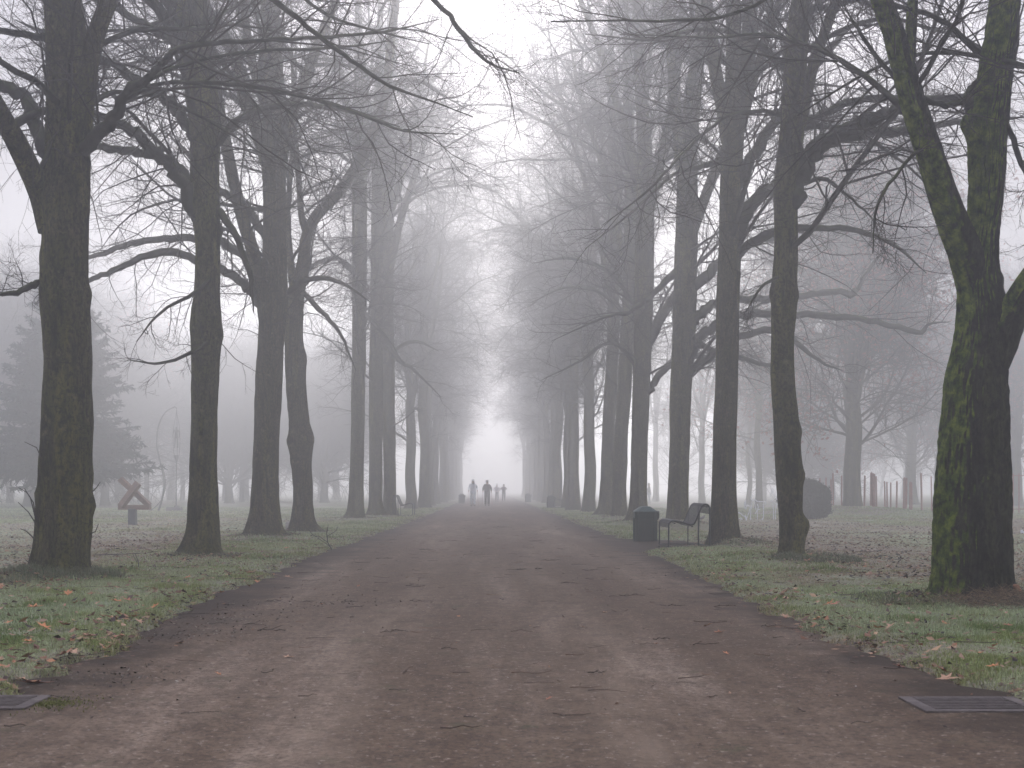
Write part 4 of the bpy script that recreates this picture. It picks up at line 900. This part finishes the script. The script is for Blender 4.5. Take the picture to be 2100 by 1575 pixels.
bin0 = make_bin((at(1323, HY, 31.8)[0], 31.8, .016), 'dark green litter bin with pitched lid beside the near bench')
for px, d, lab in [(1130, 86, 'faint litter bin at the right path edge beside the far bench'), (947, 114, 'hazy litter bin at the left path edge left of the walkers'), (1083, 122, 'barely visible litter bin at the right path edge in the haze')]:
    b = copy_tree(bin0); b['label'] = lab; b.location = (at(px, HY, d)[0], d, .0)
# benches
def make_bench(loc, lab, rz=0):
    t = empty('park_bench', loc, lab, 'bench', 'dark steel rod benches facing the path')
    prof = [(0, .0), (0, .44), (.012, .485), (.05, .525), (.11, .535), (.22, .52), (.40, .465), (.46, .455), (.505, .475), (.56, .57), (.655, .80), (.69, .848), (.735, .868), (.785, .855), (.815, .81), (.82, .74), (.82, .0)]
    pr = spline([(x, 0, z) for x, z in prof], n=3)
    for yy in (0, 1.55):
        m = MB(); q = pr.copy(); q[:, 1] = yy; m.tubes(q, np.full(len(q), .016), 8)
        m.tubes(np.array([(0, yy, .012), (.82, yy, .012)]), np.full(2, .012), 6); m.tubes(np.array([(.62, yy, .72), (.60, yy, .35), (.60, yy, .0)]), np.full(3, .012), 6); m.build('side_frame', M['bench_steel'], t)
    m = MB(); dd = np.concatenate([[0], np.cumsum(np.linalg.norm(np.diff(pr, axis=0), axis=1))]); tot = dd[-1]
    s0, s1 = .40, tot-.68; n = int((s1-s0)/.024)
    for i in range(n+1):
        s_ = s0+(s1-s0)*i/n; x = np.interp(s_, dd, pr[:, 0]); z = np.interp(s_, dd, pr[:, 2])
        m.tubes(np.array([(x, .01, z+.004), (x, 1.54, z+.004)]), np.full(2, .0108), 5)
    m.build('rod_seat', M['bench_steel'], t)
    m = MB()
    for x, z in ((.10, .505), (.44, .435), (.745, .835), (.0, .02), (.82, .02)): m.tubes(np.array([(x, 0, z), (x, 1.55, z)]), np.full(2, .011), 6)
    for x, z in ((.12, .495), (.47, .43), (.76, .825)): m.box((x, .0, z-.01), (.018, .02, .012), bev=.004)
    m.build('cross_bars', M['bench_steel'], t)
    return t
bench0 = make_bench((3.553, 28.45, .02), 'dark curved steel bench beside the green litter bin, near right')
b = copy_tree(bench0); b.location = (-3.24, 60.4, .05); b.rotation_euler = (0, 0, PI); b['label'] = 'dark steel bench on the left, half hidden by the close pair of trunks'
b = copy_tree(bench0); b.location = (3.75, 85, .05); b['label'] = 'faint steel bench in the haze behind the second litter bin, right'

# rusty beam sculpture on a post
d = 45.0; s_ = d/F; bx = at(272, HY, d)[0]
t = empty('beam_sculpture', (bx, d, 0), 'rusty steel sculpture of three crossed square beams on a blue-grey post', 'sculpture'); t.rotation_euler = (0, 0, .0)
def q3(cx, cy_, dy=0.0):           # crop pixel (200 + u/5.25, 800 + v/5.25)
    x, y, z = at(200+cx/5.25, 800+cy_/5.25, d+dy); return np.array([x-bx, dy, z])
def beam(a_, b_, th, dep, name, mat, par, roll=0):
    m = MB(); dv = b_-a_; L = np.linalg.norm(dv); dv /= L; up_ = np.array([0, 1., 0]); up_ -= dv*dv.dot(up_); up_ /= np.linalg.norm(up_); sd_ = np.cross(dv, up_)
    u2 = up_*math.cos(roll)+sd_*math.sin(roll); s2 = np.cross(dv, u2)
    m.box((a_+b_)/2, (L/2, dep/2, th/2), np.stack([dv, u2, s2], 1), .006); return m.build(name, mat, par, False)
m = MB(); m.box((0, 0, .27), (.12, .12, .29), bev=.008); m.build('post', M['post_steel'], t, False)
beam(q3(243, 955, .16), q3(560, 1245, .16), .155, .16, 'beam', M['rust'], t, .25)
beam(q3(228, 1262, 0), q3(572, 1262, 0), .150, .20, 'beam', M['rust'], t, .0)
beam(q3(252, 1255, -.14), q3(440, 1000, -.10), .20, .16, 'beam', M['rust'], t, -.45)

# hanging figure sculpture
d = 73.0; bx = at(361, HY, d)[0]
t = empty('figure_sculpture', (bx, d, 0), 'tall bent pole sculpture holding a small dark human figure in a spindle', 'sculpture')
def q4(u_, v_, dy=0.0):
    x, y, z = at(200+u_/5.25, 800+v_/5.25, d+dy); return np.array([x-bx, dy, z])
m = MB(); q = spline([tuple(q4(*p)) for p in [(650,1315),(690,1190),(714,1050),(705,900),(670,760),(641,620),(641,480),(670,340),(740,230),(835,178)]], n=5); q[0, 2] = -.05
m.tubes(q, np.linspace(.055, .03, len(q)), 8); m.build('bent_pole', M['bronze'], t)
m = MB(); q = spline([tuple(q4(*p, .3)) for p in [(548,1310),(620,1260),(700,1160),(730,1010),(715,880),(690,800)]], n=4); q[0, 2] = -.03; m.tubes(q, np.linspace(.03, .018, len(q)), 6)
q = spline([tuple(q4(*p, .3)) for p in [(560,1300),(580,1160),(608,985)]], n=3); m.tubes(q, np.linspace(.018, .008, len(q)), 5); m.build('thin_strands', M['bronze'], t)
m = MB()
for dy, sc_ in ((-.22, .2), (.22, .2), (0, 1), (0, -1)):
    q = spline([tuple(q4(851+w_*sc_, v_, dy*g_)) for w_, v_, g_ in [(0,185,0),(5,260,.3),(28,380,.8),(36,480,1),(36,600,1),(26,700,.7),(6,770,.2)]], n=4); m.tubes(q, np.full(len(q), .014), 5)
m.tubes(np.array([q4(848, 700), q4(848, 770)]), np.array([.10, .03]), 8); m.tubes(np.array([q4(835, 178), q4(850, 200)]), np.array([.02, .02]), 6)
m.build('spindle', M['bronze'], t)
m = MB(); m.tubes(np.array([q4(848, 740), q4(847, 1000), q4(848, 1300)]), np.array([.04, .028, .035]), 6); m.build('rod', M['bronze'], t)
m = MB(); c0 = q4(795, 1290); m.box((c0[0]+.15, 0, .12), (.36, .3, .13), bev=.02); m.box((c0[0]+.5, 0, .03), (.5, .35, .03), bev=.01); m.box((c0[0]+.28, 0, .28), (.11, .14, .05), bev=.02); m.build('base_block', M['plinth'], t)

# ---- people
def skin(name, V, E, R, mat, parent, root=0, sub=1):
    import bmesh
    bm = bmesh.new(); L = bm.verts.layers.skin.verify(); vs = []
    for p, r in zip(V, R):
        v = bm.verts.new(p); v[L].radius = r if isinstance(r, tuple) else (r, r); vs.append(v)
    vs[root][L].use_root = True
    for a_, b_ in E: bm.edges.new((vs[a_], vs[b_]))
    me = bpy.data.meshes.new(name); bm.to_mesh(me); bm.free(); me.materials.append(mat)
    o = bpy.data.objects.new(name, me); COL.objects.link(o); o.parent = parent
    s1 = o.modifiers.new('skin', 'SKIN'); s1.use_smooth_shade = True; s1.use_x_symmetry = False
    s2 = o.modifiers.new('sub', 'SUBSURF'); s2.levels = sub; s2.render_levels = sub; return o
SKIN = simple('skin', (.50, .30, .23), .6, .4, .1, 10)
def ball(m, c, r, nu=14, nv=9, col=None):
    u_ = np.arange(nu)*2*PI/nu; v_ = np.linspace(-PI/2+.05, PI/2-.05, nv)
    V = np.array([[c[0]+r[0]*math.cos(b_)*math.cos(a_), c[1]+r[1]*math.cos(b_)*math.sin(a_), c[2]+r[2]*math.sin(b_)] for b_ in v_ for a_ in u_])
    f = [(i*nu+j, i*nu+(j+1) % nu, (i+1)*nu+(j+1) % nu, (i+1)*nu+j) for i in range(nv-1) for j in range(nu)]; n0 = m.n; m.add(V, f, col)
    m.f.append(np.array([[n0+j for j in range(nu)][::-1]])); m.f.append(np.array([[n0+(nv-1)*nu+j for j in range(nu)]]))
def person(loc, h, lab, jacket, trousers, cap=None, hair=None, scarf=None, arms='poles', stride=.18, rz=0, shoes=(.05, .05, .045), bulk=1.0, glove=None, long_coat=False):
    t = empty('person', loc, lab, 'person', None, rz); t.scale = (h/1.75,)*3
    mj = simple('jacket', jacket, .8, .2, .12, 8); mt_ = simple('trousers', trousers, .8, .2, .12, 8)
    f_ = -1.0   # faces -y
    hands = []
    def arm(s_):
        sh = (.175*s_, 0, 1.42)
        if arms == 'poles': el, wr = (.27*s_, f_*(-.10 if s_ > 0 else -.02), 1.18), (.285*s_, f_*(.16 if s_ > 0 else .22), 1.02)
        elif arms == 'up': el, wr = (.30*s_, f_*-.06, 1.22), (.16*s_, f_*.16, 1.32)
        elif arms == 'hips': el, wr = (.33*s_, f_*-.10, 1.20), (.19*s_, f_*.08, 1.04)
        else: el, wr = (.23*s_, f_*.0, 1.15), (.25*s_, f_*.08, .90)
        return sh, el, wr
    V = [(0, 0, .96), (0, 0, 1.12), (0, -.0, 1.30), (0, .01, 1.45), (0, f_*.01, 1.53), (0, f_*.02, 1.61), (0, f_*.005, 1.70), (0, f_*.10, 1.595)]
    R = [(.15, .11), (.14, .10), (.165, .11), (.06, .06), (.055, .06), (.078, .095), (.062, .075), (.014, .018)]
    E = [(0, 1), (1, 2), (2, 3), (3, 4), (4, 5), (5, 6), (5, 7)]
    JV = [(0, 0, .90 if not long_coat else .80), (0, 0, 1.05), (0, 0, 1.28), (0, 0, 1.46)]; JR = [(.185*bulk, .145*bulk), (.185*bulk, .145*bulk), (.20*bulk, .15*bulk), (.085, .085)]; JE = [(0, 1), (1, 2), (2, 3)]
    TV = [(0, 0, .95)]; TR = [(.16*bulk, .125)]; TE = []
    sv, se, sr = [], [], []
    for s_ in (-1, 1):
        sh, el, wr = arm(s_); n = len(V)
        dv = Vector(wr)-Vector(el); dv.normalize(); pa = Vector(wr)+dv*.06
        if arms == 'poles': grip = Vector((0, f_*.8, -.55)).normalized()
        else: grip = dv
        V += [sh, el, wr, tuple(pa)]; R += [.062, .044, .028, (.038, .022)]; E += [(2, n), (n, n+1), (n+1, n+2), (n+2, n+3)]
        for k_, (off, L_) in enumerate([(-.027, .062), (-.009, .072), (.009, .068), (.027, .054)]):   # four fingers, curled
            b0 = pa+Vector((off*.6, 0, off*.6))+dv*.03; b1 = b0+dv*L_*.5+Vector((-s_*.012, 0, 0)); b2 = b1+(grip*.6+Vector((-s_*.6, 0, -.3))).normalized()*L_*.45
            m_ = len(V); V += [tuple(b0), tuple(b1), tuple(b2)]; R += [.0095, .0085, .0075]; E += [(n+3, m_), (m_, m_+1), (m_+1, m_+2)]
        m_ = len(V); th0 = Vector(wr)+dv*.025+Vector((-s_*.025, 0, .01)); th1 = th0+dv*.03+Vector((-s_*.02, f_*.01, .01)); V += [tuple(th0), tuple(th1)]; R += [.011, .009]; E += [(n+2, m_), (m_, m_+1)]
        j = len(JV); JV += [(.17*s_, 0, 1.40), el, tuple(Vector(el).lerp(Vector(wr), .93))]; JR += [.088*bulk, .066*bulk, .05*bulk]; JE += [(2, j), (j, j+1), (j+1, j+2)]
        st_ = stride*s_*f_
        hip, kn, an, to = (.095*s_, 0, .90), (.10*s_, st_*.45+f_*.03, .50), (.10*s_, st_, .09), (.12*s_, st_+f_*.17, .035)
        n = len(V); V += [hip, kn, an, to]; R += [.09, .058, .04, .035]; E += [(0, n), (n, n+1), (n+1, n+2), (n+2, n+3)]
        j = len(TV); TV += [hip, kn, (an[0], an[1], .08)]; TR += [.105*bulk, .085*bulk, .07*bulk]; TE += [(0, j), (j, j+1), (j+1, j+2)]
        skin('shoe', [(an[0], an[1]+.03*-f_, .055), (an[0], an[1]+f_*.08, .05), (to[0], to[1]+f_*.03, .04)], [(0, 1), (1, 2)], [(.066, .058), (.062, .052), (.058, .042)], simple('shoe', shoes, .7), t)
        hands.append((pa, s_))
    skin('body', V, E, R, SKIN, t)
    skin('jacket', JV, JE, JR, mj, t, 1); skin('trousers', TV, TE, TR, mt_, t, 0)
    m = MB()
    for s_ in (-1, 1): ball(m, (.03*s_, f_*.108, 1.63), (.013, .008, .009), 8, 5)
    m.build('eyes', M['liner'], t)
    m = MB(); ball(m, (0, f_*.098, 1.563), (.026, .012, .007), 8, 5); m.build('mouth', simple('lips', (.3, .1, .08), .6), t)
    if hair:
        m = MB(); ball(m, (0, f_*-.018, 1.645), (.098, .108, .105) if not cap else (.08, .09, .08)); ball(m, (0, f_*-.045, 1.55), (.10, .075, .09)); m.build('hair', simple('hair', hair, .8, .2, .2, 30), t)
    if cap:
        m = MB(); ball(m, (0, f_*.012, 1.69), (.112, .128, .082)); m.build('cap', simple('cap', cap, .8, .2, .1, 20), t)
    if scarf:
        m = MB(); ball(m, (0, f_*.02, 1.475), (.115, .115, .055)); m.build('scarf', simple('scarf', scarf, .9, .1, .2, 20), t)
    return t, hands
def walking_poles(t, hands, lab):
    for (pa, s_), word in zip(hands, ('left', 'right')):
        W = lambda p: Vector(t.location)+Vector(p)*t.scale[0]
        m = MB(); a_ = pa+Vector((0, -.02, .05)); b_ = Vector((pa[0]+s_*.05, pa[1]+.25, .0))
        m.tubes(np.array([W(a_), W(b_)]), np.array([.011, .008]), 6, cap=True)
        m2 = W(a_); m.tubes(np.array([m2, m2+Vector((0, 0, -.12))]), np.array([.018, .016]), 6, cap=True)
        tag(m.build('walking_pole', M['pole']), lab % word, 'walking pole')
M['pole'] = simple('pole_red', (.25, .09, .07), .5)
t1, h1 = person((at(970, HY, 97)[0], 97, .0), 1.83, 'walker in pale blue jacket and trousers with white cap, on the path', (.90, .96, 1.0), (.82, .91, .99), cap=(.85, .85, .85), hair=(.16, .10, .08), scarf=(.10, .09, .12), shoes=(.03, .06, .05))
walking_poles(t1, h1, 'walking pole at the photo %s side of the pale blue walker')
t2, h2 = person((at(999, HY, 97.5)[0], 97.5, .0), 1.78, 'stout walker in all dark clothes beside the pale blue walker', (.045, .038, .04), (.04, .036, .04), cap=(.55, .50, .50), hair=(.25, .2, .18), bulk=1.16, stride=.04, long_coat=True)
walking_poles(t2, h2, 'walking pole at the photo %s side of the dark stout walker')
person((at(1019, HY, 128)[0], 128, .0), 1.62, 'faint walker in a white jacket behind the dark stout walker', (.75, .72, .74), (.22, .2, .22), cap=(.85, .85, .85), arms='hips')
person((at(1033, HY, 129)[0], 129, .0), 1.62, 'faint walker in dark clothes farthest back on the path', (.06, .06, .065), (.06, .06, .065), hair=(.05, .04, .04), arms='up', stride=.03)
person((at(1331, HY, 104)[0], 104, .0), 1.62, 'standing man in grey jacket seen beyond the trunk behind the bin', (.11, .11, .12), (.40, .42, .48), hair=(.3, .26, .24), arms='hips', stride=.02, rz=PI/2)
# little cast figure in the spindle, same anatomy, bronze
d = 73.0; fx = at(361.5, HY, d)[0]; k_ = 1.14/1.75; zf = at(0, 919.5, d)[2]
figV = [(0,0,.95),(0,0,1.15),(0,0,1.36),(0,0,1.5),(0,0,1.58),(0,0,1.70),(-.19,0,1.42),(-.25,0,1.15),(-.25,-.04,.90),(-.24,-.06,.80),(.19,0,1.42),(.24,0,1.15),(.23,-.03,.92),(.22,-.05,.82),(-.09,0,.88),(-.10,0,.48),(-.13,0,.08),(-.17,-.10,.02),(.09,0,.88),(.11,0,.48),(.12,0,.08),(.14,-.10,.02)]
figE = [(0,1),(1,2),(2,3),(3,4),(4,5),(2,6),(6,7),(7,8),(8,9),(2,10),(10,11),(11,12),(12,13),(0,14),(14,15),(15,16),(16,17),(0,18),(18,19),(19,20),(20,21)]
figR = [(.14,.09),(.12,.08),(.17,.09),.05,(.07,.08),(.06,.07),.06,.045,.03,.03,.06,.045,.03,.03,.085,.055,.035,.03,.085,.055,.035,.03]
fp = [o for o in COL.objects if o.name == 'figure_sculpture'][0]
o = skin('cast_figure', figV, figE, figR, M['bronze'], fp); o.location = (fx-fp.location.x, 0, zf); o.scale = (k_,)*3

# pigeon on the lawn
d = 50.5; t = empty('pigeon', (at(1441, HY, d)[0], d, float(gz(at(1441, HY, d)[0], d))+.01), 'grey pigeon standing in the grass seen through the near bench', 'bird'); t.rotation_euler = (0, 0, 0)
pb = simple('pigeon_grey', (.13, .115, .12), .7, .3, .25, 30)
skin('body', [(-.02, 0, .13), (.035, 0, .155), (.065, 0, .20), (.07, 0, .235), (-.08, 0, .10), (-.15, 0, .075)], [(0,1),(1,2),(2,3),(0,4),(4,5)], [(.055,.055),(.055,.055),(.028,.028),(.026,.026),(.035,.03),(.022,.01)], pb, t)
m = MB(); m.tubes(np.array([(.088, 0, .237), (.112, 0, .228)]), np.array([.007, .002]), 5); m.build('beak', M['liner'], t)
for s_ in (-1, 1):
    m = MB(); m.tubes(np.array([(.0, .02*s_, .10), (.005, .022*s_, .05), (.0, .022*s_, .003)]), np.array([.009, .005, .004]), 5)
    for q in (-.6, 0, .6): m.tubes(np.array([(0, .022*s_, .003), (.03*math.cos(q), .022*s_+.03*math.sin(q), .003)]), np.array([.004, .002]), 4)
    m.build('leg', simple('pigeon_leg', (.35, .12, .1)), t)

# tell leaves and twigs of one kind apart by their distance
ONES = 'first second third fourth fifth sixth seventh eighth ninth tenth eleventh twelfth thirteenth fourteenth fifteenth sixteenth seventeenth eighteenth nineteenth'.split()
def ordinal(n):
    if n < 20: return ONES[n-1]
    t_ = {2: 'twent', 3: 'thirt'}[n//10]; return t_+'ieth' if n % 10 == 0 else t_+'y-'+ONES[n % 10-1]
for g_, txt in (('fallen leaves on the left verge', 'orange-brown leaf on the left verge, %s nearest the camera'), ('fallen leaves on the right verge', 'orange-brown leaf on the right verge, %s nearest the camera'),
                ('fallen leaves on the path', 'dry brown leaf on the asphalt, %s nearest the camera'), ('dark twigs lying across the path', 'thin dark twig across the asphalt path, %s nearest the camera')):
    L_ = sorted([o for o in COL.objects if o.get('group') == g_], key=lambda o: o.location.y if o.location.length > 0 else o.data.vertices[0].co.y)
    for i, o in enumerate(L_): o['label'] = txt % ordinal(i+1)

# white wire sculptures
def wires(lines, d, lab, depth=.25):
    rs = random.Random(lab); m = MB(); lines = [l for l in lines]
    for ln in lines:
        pts = []
        dy = rs.uniform(-depth, depth)
        for u_, v_ in ln: 
            x, y, z = at(1480+u_/8.75, 960+v_/8.75, d+dy); pts.append((x, y, max(z, 0)))
        q = spline(pts, n=4) if len(pts) > 2 else np.array(pts); m.tubes(q, np.full(len(q), .017), 6, cap=True)
    tag(m.build('wire_sculpture', M['white_wire']), lab, 'sculpture', 'white bent wire sculptures on the right lawn')
wires([[(1060,640),(995,565),(945,490),(925,440),(925,380),(910,368),(897,385),(905,430),(880,480),(868,515)],[(915,425),(960,520)],[(885,605),(905,575),(920,590)],[(918,640),(925,700),(930,800),(925,960)],[(990,640),(975,700),(962,820),(965,960)],[(1040,660),(1060,800),(1050,960)],[(920,610),(985,640),(1060,650)]], 53, 'tallest white wire figure, half hidden behind the second right trunk')
wires([[(590,490),(565,487),(540,520),(533,560),(560,590),(585,560),(600,560),(625,590),(660,600),(720,602),(780,610),(797,628),(775,650)],[(575,590),(560,580),(550,560)],[(640,640),(655,700),(640,780),(640,960)],[(745,640),(750,760),(742,950)],[(590,600),(605,700),(620,760)],[(600,820),(625,780),(655,745),(690,745)]], 53.6, 'white wire figure with long horizontal back beside the slim hazy tree')
wires([[(440,590),(420,590),(412,640),(410,690),(430,735),(445,680),(470,670),(500,690),(530,720),(540,680),(545,620)],[(425,600),(430,680)],[(500,720),(490,800),(460,870),(440,945)],[(525,720),(520,800),(512,940)],[(450,660),(455,690)]], 52.4, 'white wire figure with raised head in the middle of the group')
wires([[(270,815),(300,800),(340,812),(370,845),(400,860),(440,880)],[(275,955),(300,915),(345,895),(375,925)],[(405,855),(430,900),(440,945)],[(340,940),(352,905)],[(420,840),(440,880),(450,940)],[(515,930),(530,905)],[(690,960),(730,905),(735,940)]], 51.8, 'lowest white wire figure lying near the third right trunk')

# red posts and rail fence
d0 = 68.0; posts = []
for i, (u_, top, wd) in enumerate([(120,350,.10),(150,250,.10),(280,290,.12),(340,240,.16),(360,230,.10),(640,290,.12),(750,240,.17),(790,260,.24),(840,300,.11),(975,380,.11),(1008,390,.10),(1062,400,.11),(1155,380,.12),(1270,320,.17),(1300,330,.16),(1370,390,.11),(1400,400,.10),(1560,250,.13),(1720,300,.09),(-60,330,.09),(30,320,.09)]):
    d = d0+((i*37) % 7-3)*.5; x, y, z = at(1690+u_/7.78, 940+top/7.78, d); wd *= .72; m = MB(); m.box((0, 0, z/2-.02), (wd/2*.8, wd/2*.8, z/2+.04), bev=.01)
    m.add([(-wd*.4, -wd*.4, z+.02), (wd*.4, -wd*.4, z+.02), (wd*.4, wd*.4, z+.02), (-wd*.4, wd*.4, z+.02), (0, 0, z+.07)], np.array([[0,1,4],[1,2,4],[2,3,4],[3,0,4]]))
    o = m.build('red_post', M['red_paint'], None, False); o.location = (x, d, 0); o.rotation_euler = (0, .01*((i*5) % 5-2), i*.7)
    posts.append((u_, o))
NUM = 'first second third fourth fifth sixth seventh eighth ninth tenth eleventh twelfth thirteenth fourteenth fifteenth sixteenth seventeenth eighteenth nineteenth twentieth last'.split()
for i, (u_, o) in enumerate(sorted(posts, key=lambda q: q[0])): tag(o, NUM[i]+' upright red post counted rightwards from the round bush', 'post', 'loose group of red posts on the right lawn')
t = empty('rail_fence', (at(2060, HY, 66)[0], 66, 0), 'thin rail fence with slender posts right of the mossy tree', 'fence')
for i in range(9):
    m = MB(); m.box((.13+i*.27, 0, .93), (.022, .022, .97), bev=.004); m.build('post', M['red_paint'], t, False)
for z in (1.80, .25):
    m = MB(); m.box((1.2, -.0, z), (1.25, .014, .02), bev=.004); m.build('rail', M['red_paint'], t, False)

# clipped round bush
d = 54.0; bx = at(1652, HY, d)[0]; t = empty('round_bush', (bx, d, 0), 'clipped round evergreen bush behind the second right trunk', 'bush')
rs = np.random.default_rng(6); n = 42000; v = rs.normal(size=(n, 3)); v /= np.linalg.norm(v, axis=1, keepdims=True)
lump = np.array([mn.noise(Vector(p*2.2)) for p in v[:, :]]) if False else .06*np.sin(v[:, 0]*5+v[:, 2]*4)+.05*np.sin(v[:, 1]*6+v[:, 2]*7)
rr = (1+lump*1.0+.04*np.sin(v[:, 0]*11+v[:, 2]*13)*np.sin(v[:, 1]*12))*(.78+.22*rs.random(n)**.5+.10*(rs.random(n) > .93)*rs.random(n)); c_ = np.array([0, 0, .76])+v*rr[:, None]*np.array([.96, .96, .82]); c_ = c_[c_[:, 2] > .0]; v = rs.normal(size=(len(c_), 3)); n = len(c_)
v /= np.linalg.norm(v, axis=1, keepdims=True); w2 = np.cross(v, rs.normal(size=(n, 3))); w2 /= np.linalg.norm(w2, axis=1, keepdims=True); s_ = rs.uniform(.04, .085, n)[:, None]
V = np.stack([c_-w2*s_*.3, c_+v*s_*.9, c_+w2*s_*.3, c_-v*s_*.5], 1).reshape(-1, 3); m = MB(); m.add(V, np.arange(n)[:, None]*4+np.arange(4)[None], np.repeat(np.array([[.020, .028, .016]])*rs.uniform(.5, 1.5, (n, 1)), 4, 0)); m.build('foliage', M['grass'], t, False)
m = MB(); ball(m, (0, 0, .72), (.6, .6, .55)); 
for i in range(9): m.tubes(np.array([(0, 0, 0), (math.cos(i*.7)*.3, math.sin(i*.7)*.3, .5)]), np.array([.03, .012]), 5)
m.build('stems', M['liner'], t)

# blue spruce
d = 60.0; t = empty('spruce', (at(130, HY, d)[0], d, 0), 'broad blue-green spruce behind the nearest left trunk', 'tree'); t.scale = (.857,)*3
rs = np.random.default_rng(9); m = MB(); H = 12.2; m.tubes(np.array([(0, 0, z, ) for z in (-.2, 3, 8, H)]), np.array([.26, .21, .10, .02]), 10); m.build('trunk', M['bark2'], t)
P0, D, LL = [], [], []
for k_ in range(52):
    z = 1.9+(H-2.2)*(k_/52)**1.02; Lb = 4.35*(1-(z-1.9)/(H-1.3))**.82+.15
    for j in range(9):
        a_ = rs.random()*2*PI; P0.append((0, 0, z+rs.normal()*.1)); e_ = .12+.5*(z/H); D.append((math.cos(a_)*math.cos(e_), math.sin(a_)*math.cos(e_), math.sin(e_))); LL.append(Lb*rs.uniform(.72, 1.08))
P0, D, LL = map(np.array, (P0, D, LL)); P = grow(P0, D, LL, 8, .03, -.095, .17, rs); R = taper(.012+.008*LL, 8, .8, .3)
m = MB(); m.tubes(P, R, 4); i, tt, p, dd, r = kids(P, R, 40, .10, 1, .7, 1.0, rs, .22); L2 = np.clip(LL[i]*.30*(1.15-tt), .10, 1.1)*rs.uniform(.6, 1.2, len(i))
dd[:, 2] -= .22; P2 = grow(p, dd, L2, 3, .06, -.06, .06, rs); m.tubes(P2, taper(np.full(len(i), .045), 3, .6, .35), 3)
i, tt, p, dd, r = kids(P2, taper(np.full(len(P2), .03), 3), 5, .15, 1, .6, .9, rs, .4); L3 = rs.uniform(.08, .22, len(i)); P3 = grow(p, dd, L3, 1, .02, -.05, 0, rs); m.tubes(P3, taper(np.full(len(i), .032), 1, 1, .4), 3)
k = NT('spruce_needles', .8, .2); k.col(k.ramp(k.noise(2.2, 5), [(.3, (.009, .019, .019)), (.7, (.024, .044, .045))])); m.build('crown', k.m, t)

# far-off wood behind both lawns
wm_ = MB(); rs = np.random.default_rng(12); T0, H0 = [], []
for sd in (-1, 1):
    for i in range(46 if sd < 0 else 30):
        y = rs.uniform(112, 215); x = sd*rs.uniform(15+.02*y, .42*y+16); T0.append((x, y, -.1)); H0.append(rs.uniform(9, 17))
T0, H0 = np.array(T0), np.array(H0); up0 = np.tile([0, 0, 1.], (len(T0), 1)); P = grow(T0, up0, H0, 10, .05, .1, 0, rs); R = taper(.012*H0+.05, 10, .8, .1); wm_.tubes(P, R, 7)
i, tt, p, dd, r = kids(P, R, 26, .12, 1, .5, 1.3, rs, .6); L = 5.2*(1.15-.75*tt)*rs.uniform(.6, 1.2, len(i)); P = grow(p, dd, L, 7, .10, .08, -.12, rs); R = taper(np.minimum(r*.5, .02+.011*L), 7, .8, .2); wm_.tubes(P, R, 4)
i, tt, p, dd, r = kids(P, R, 12, .1, 1, .5, 1.1, rs, .8); L2 = .42*L[i]*rs.uniform(.5, 1.2, len(i)); P = grow(p, dd, L2, 4, .12, .04, -.04, rs); R = taper(np.full(len(i), .016), 4, .8, .5); wm_.tubes(P, R, 3)
i, tt, p, dd, r = kids(P, R, 7, .1, 1, .5, 1.1, rs, .8); L3 = .5*L2[i]*rs.uniform(.5, 1.2, len(i)); P = grow(p, dd, L3, 2, .12, .02, 0, rs); wm_.tubes(P, taper(np.full(len(i), .011), 2, .8, .6), 3)
tag(wm_.build('distant_wood', M['twig']), 'hazy wood of bare trees closing off both lawns in the distance', 'wood', kind='stuff')
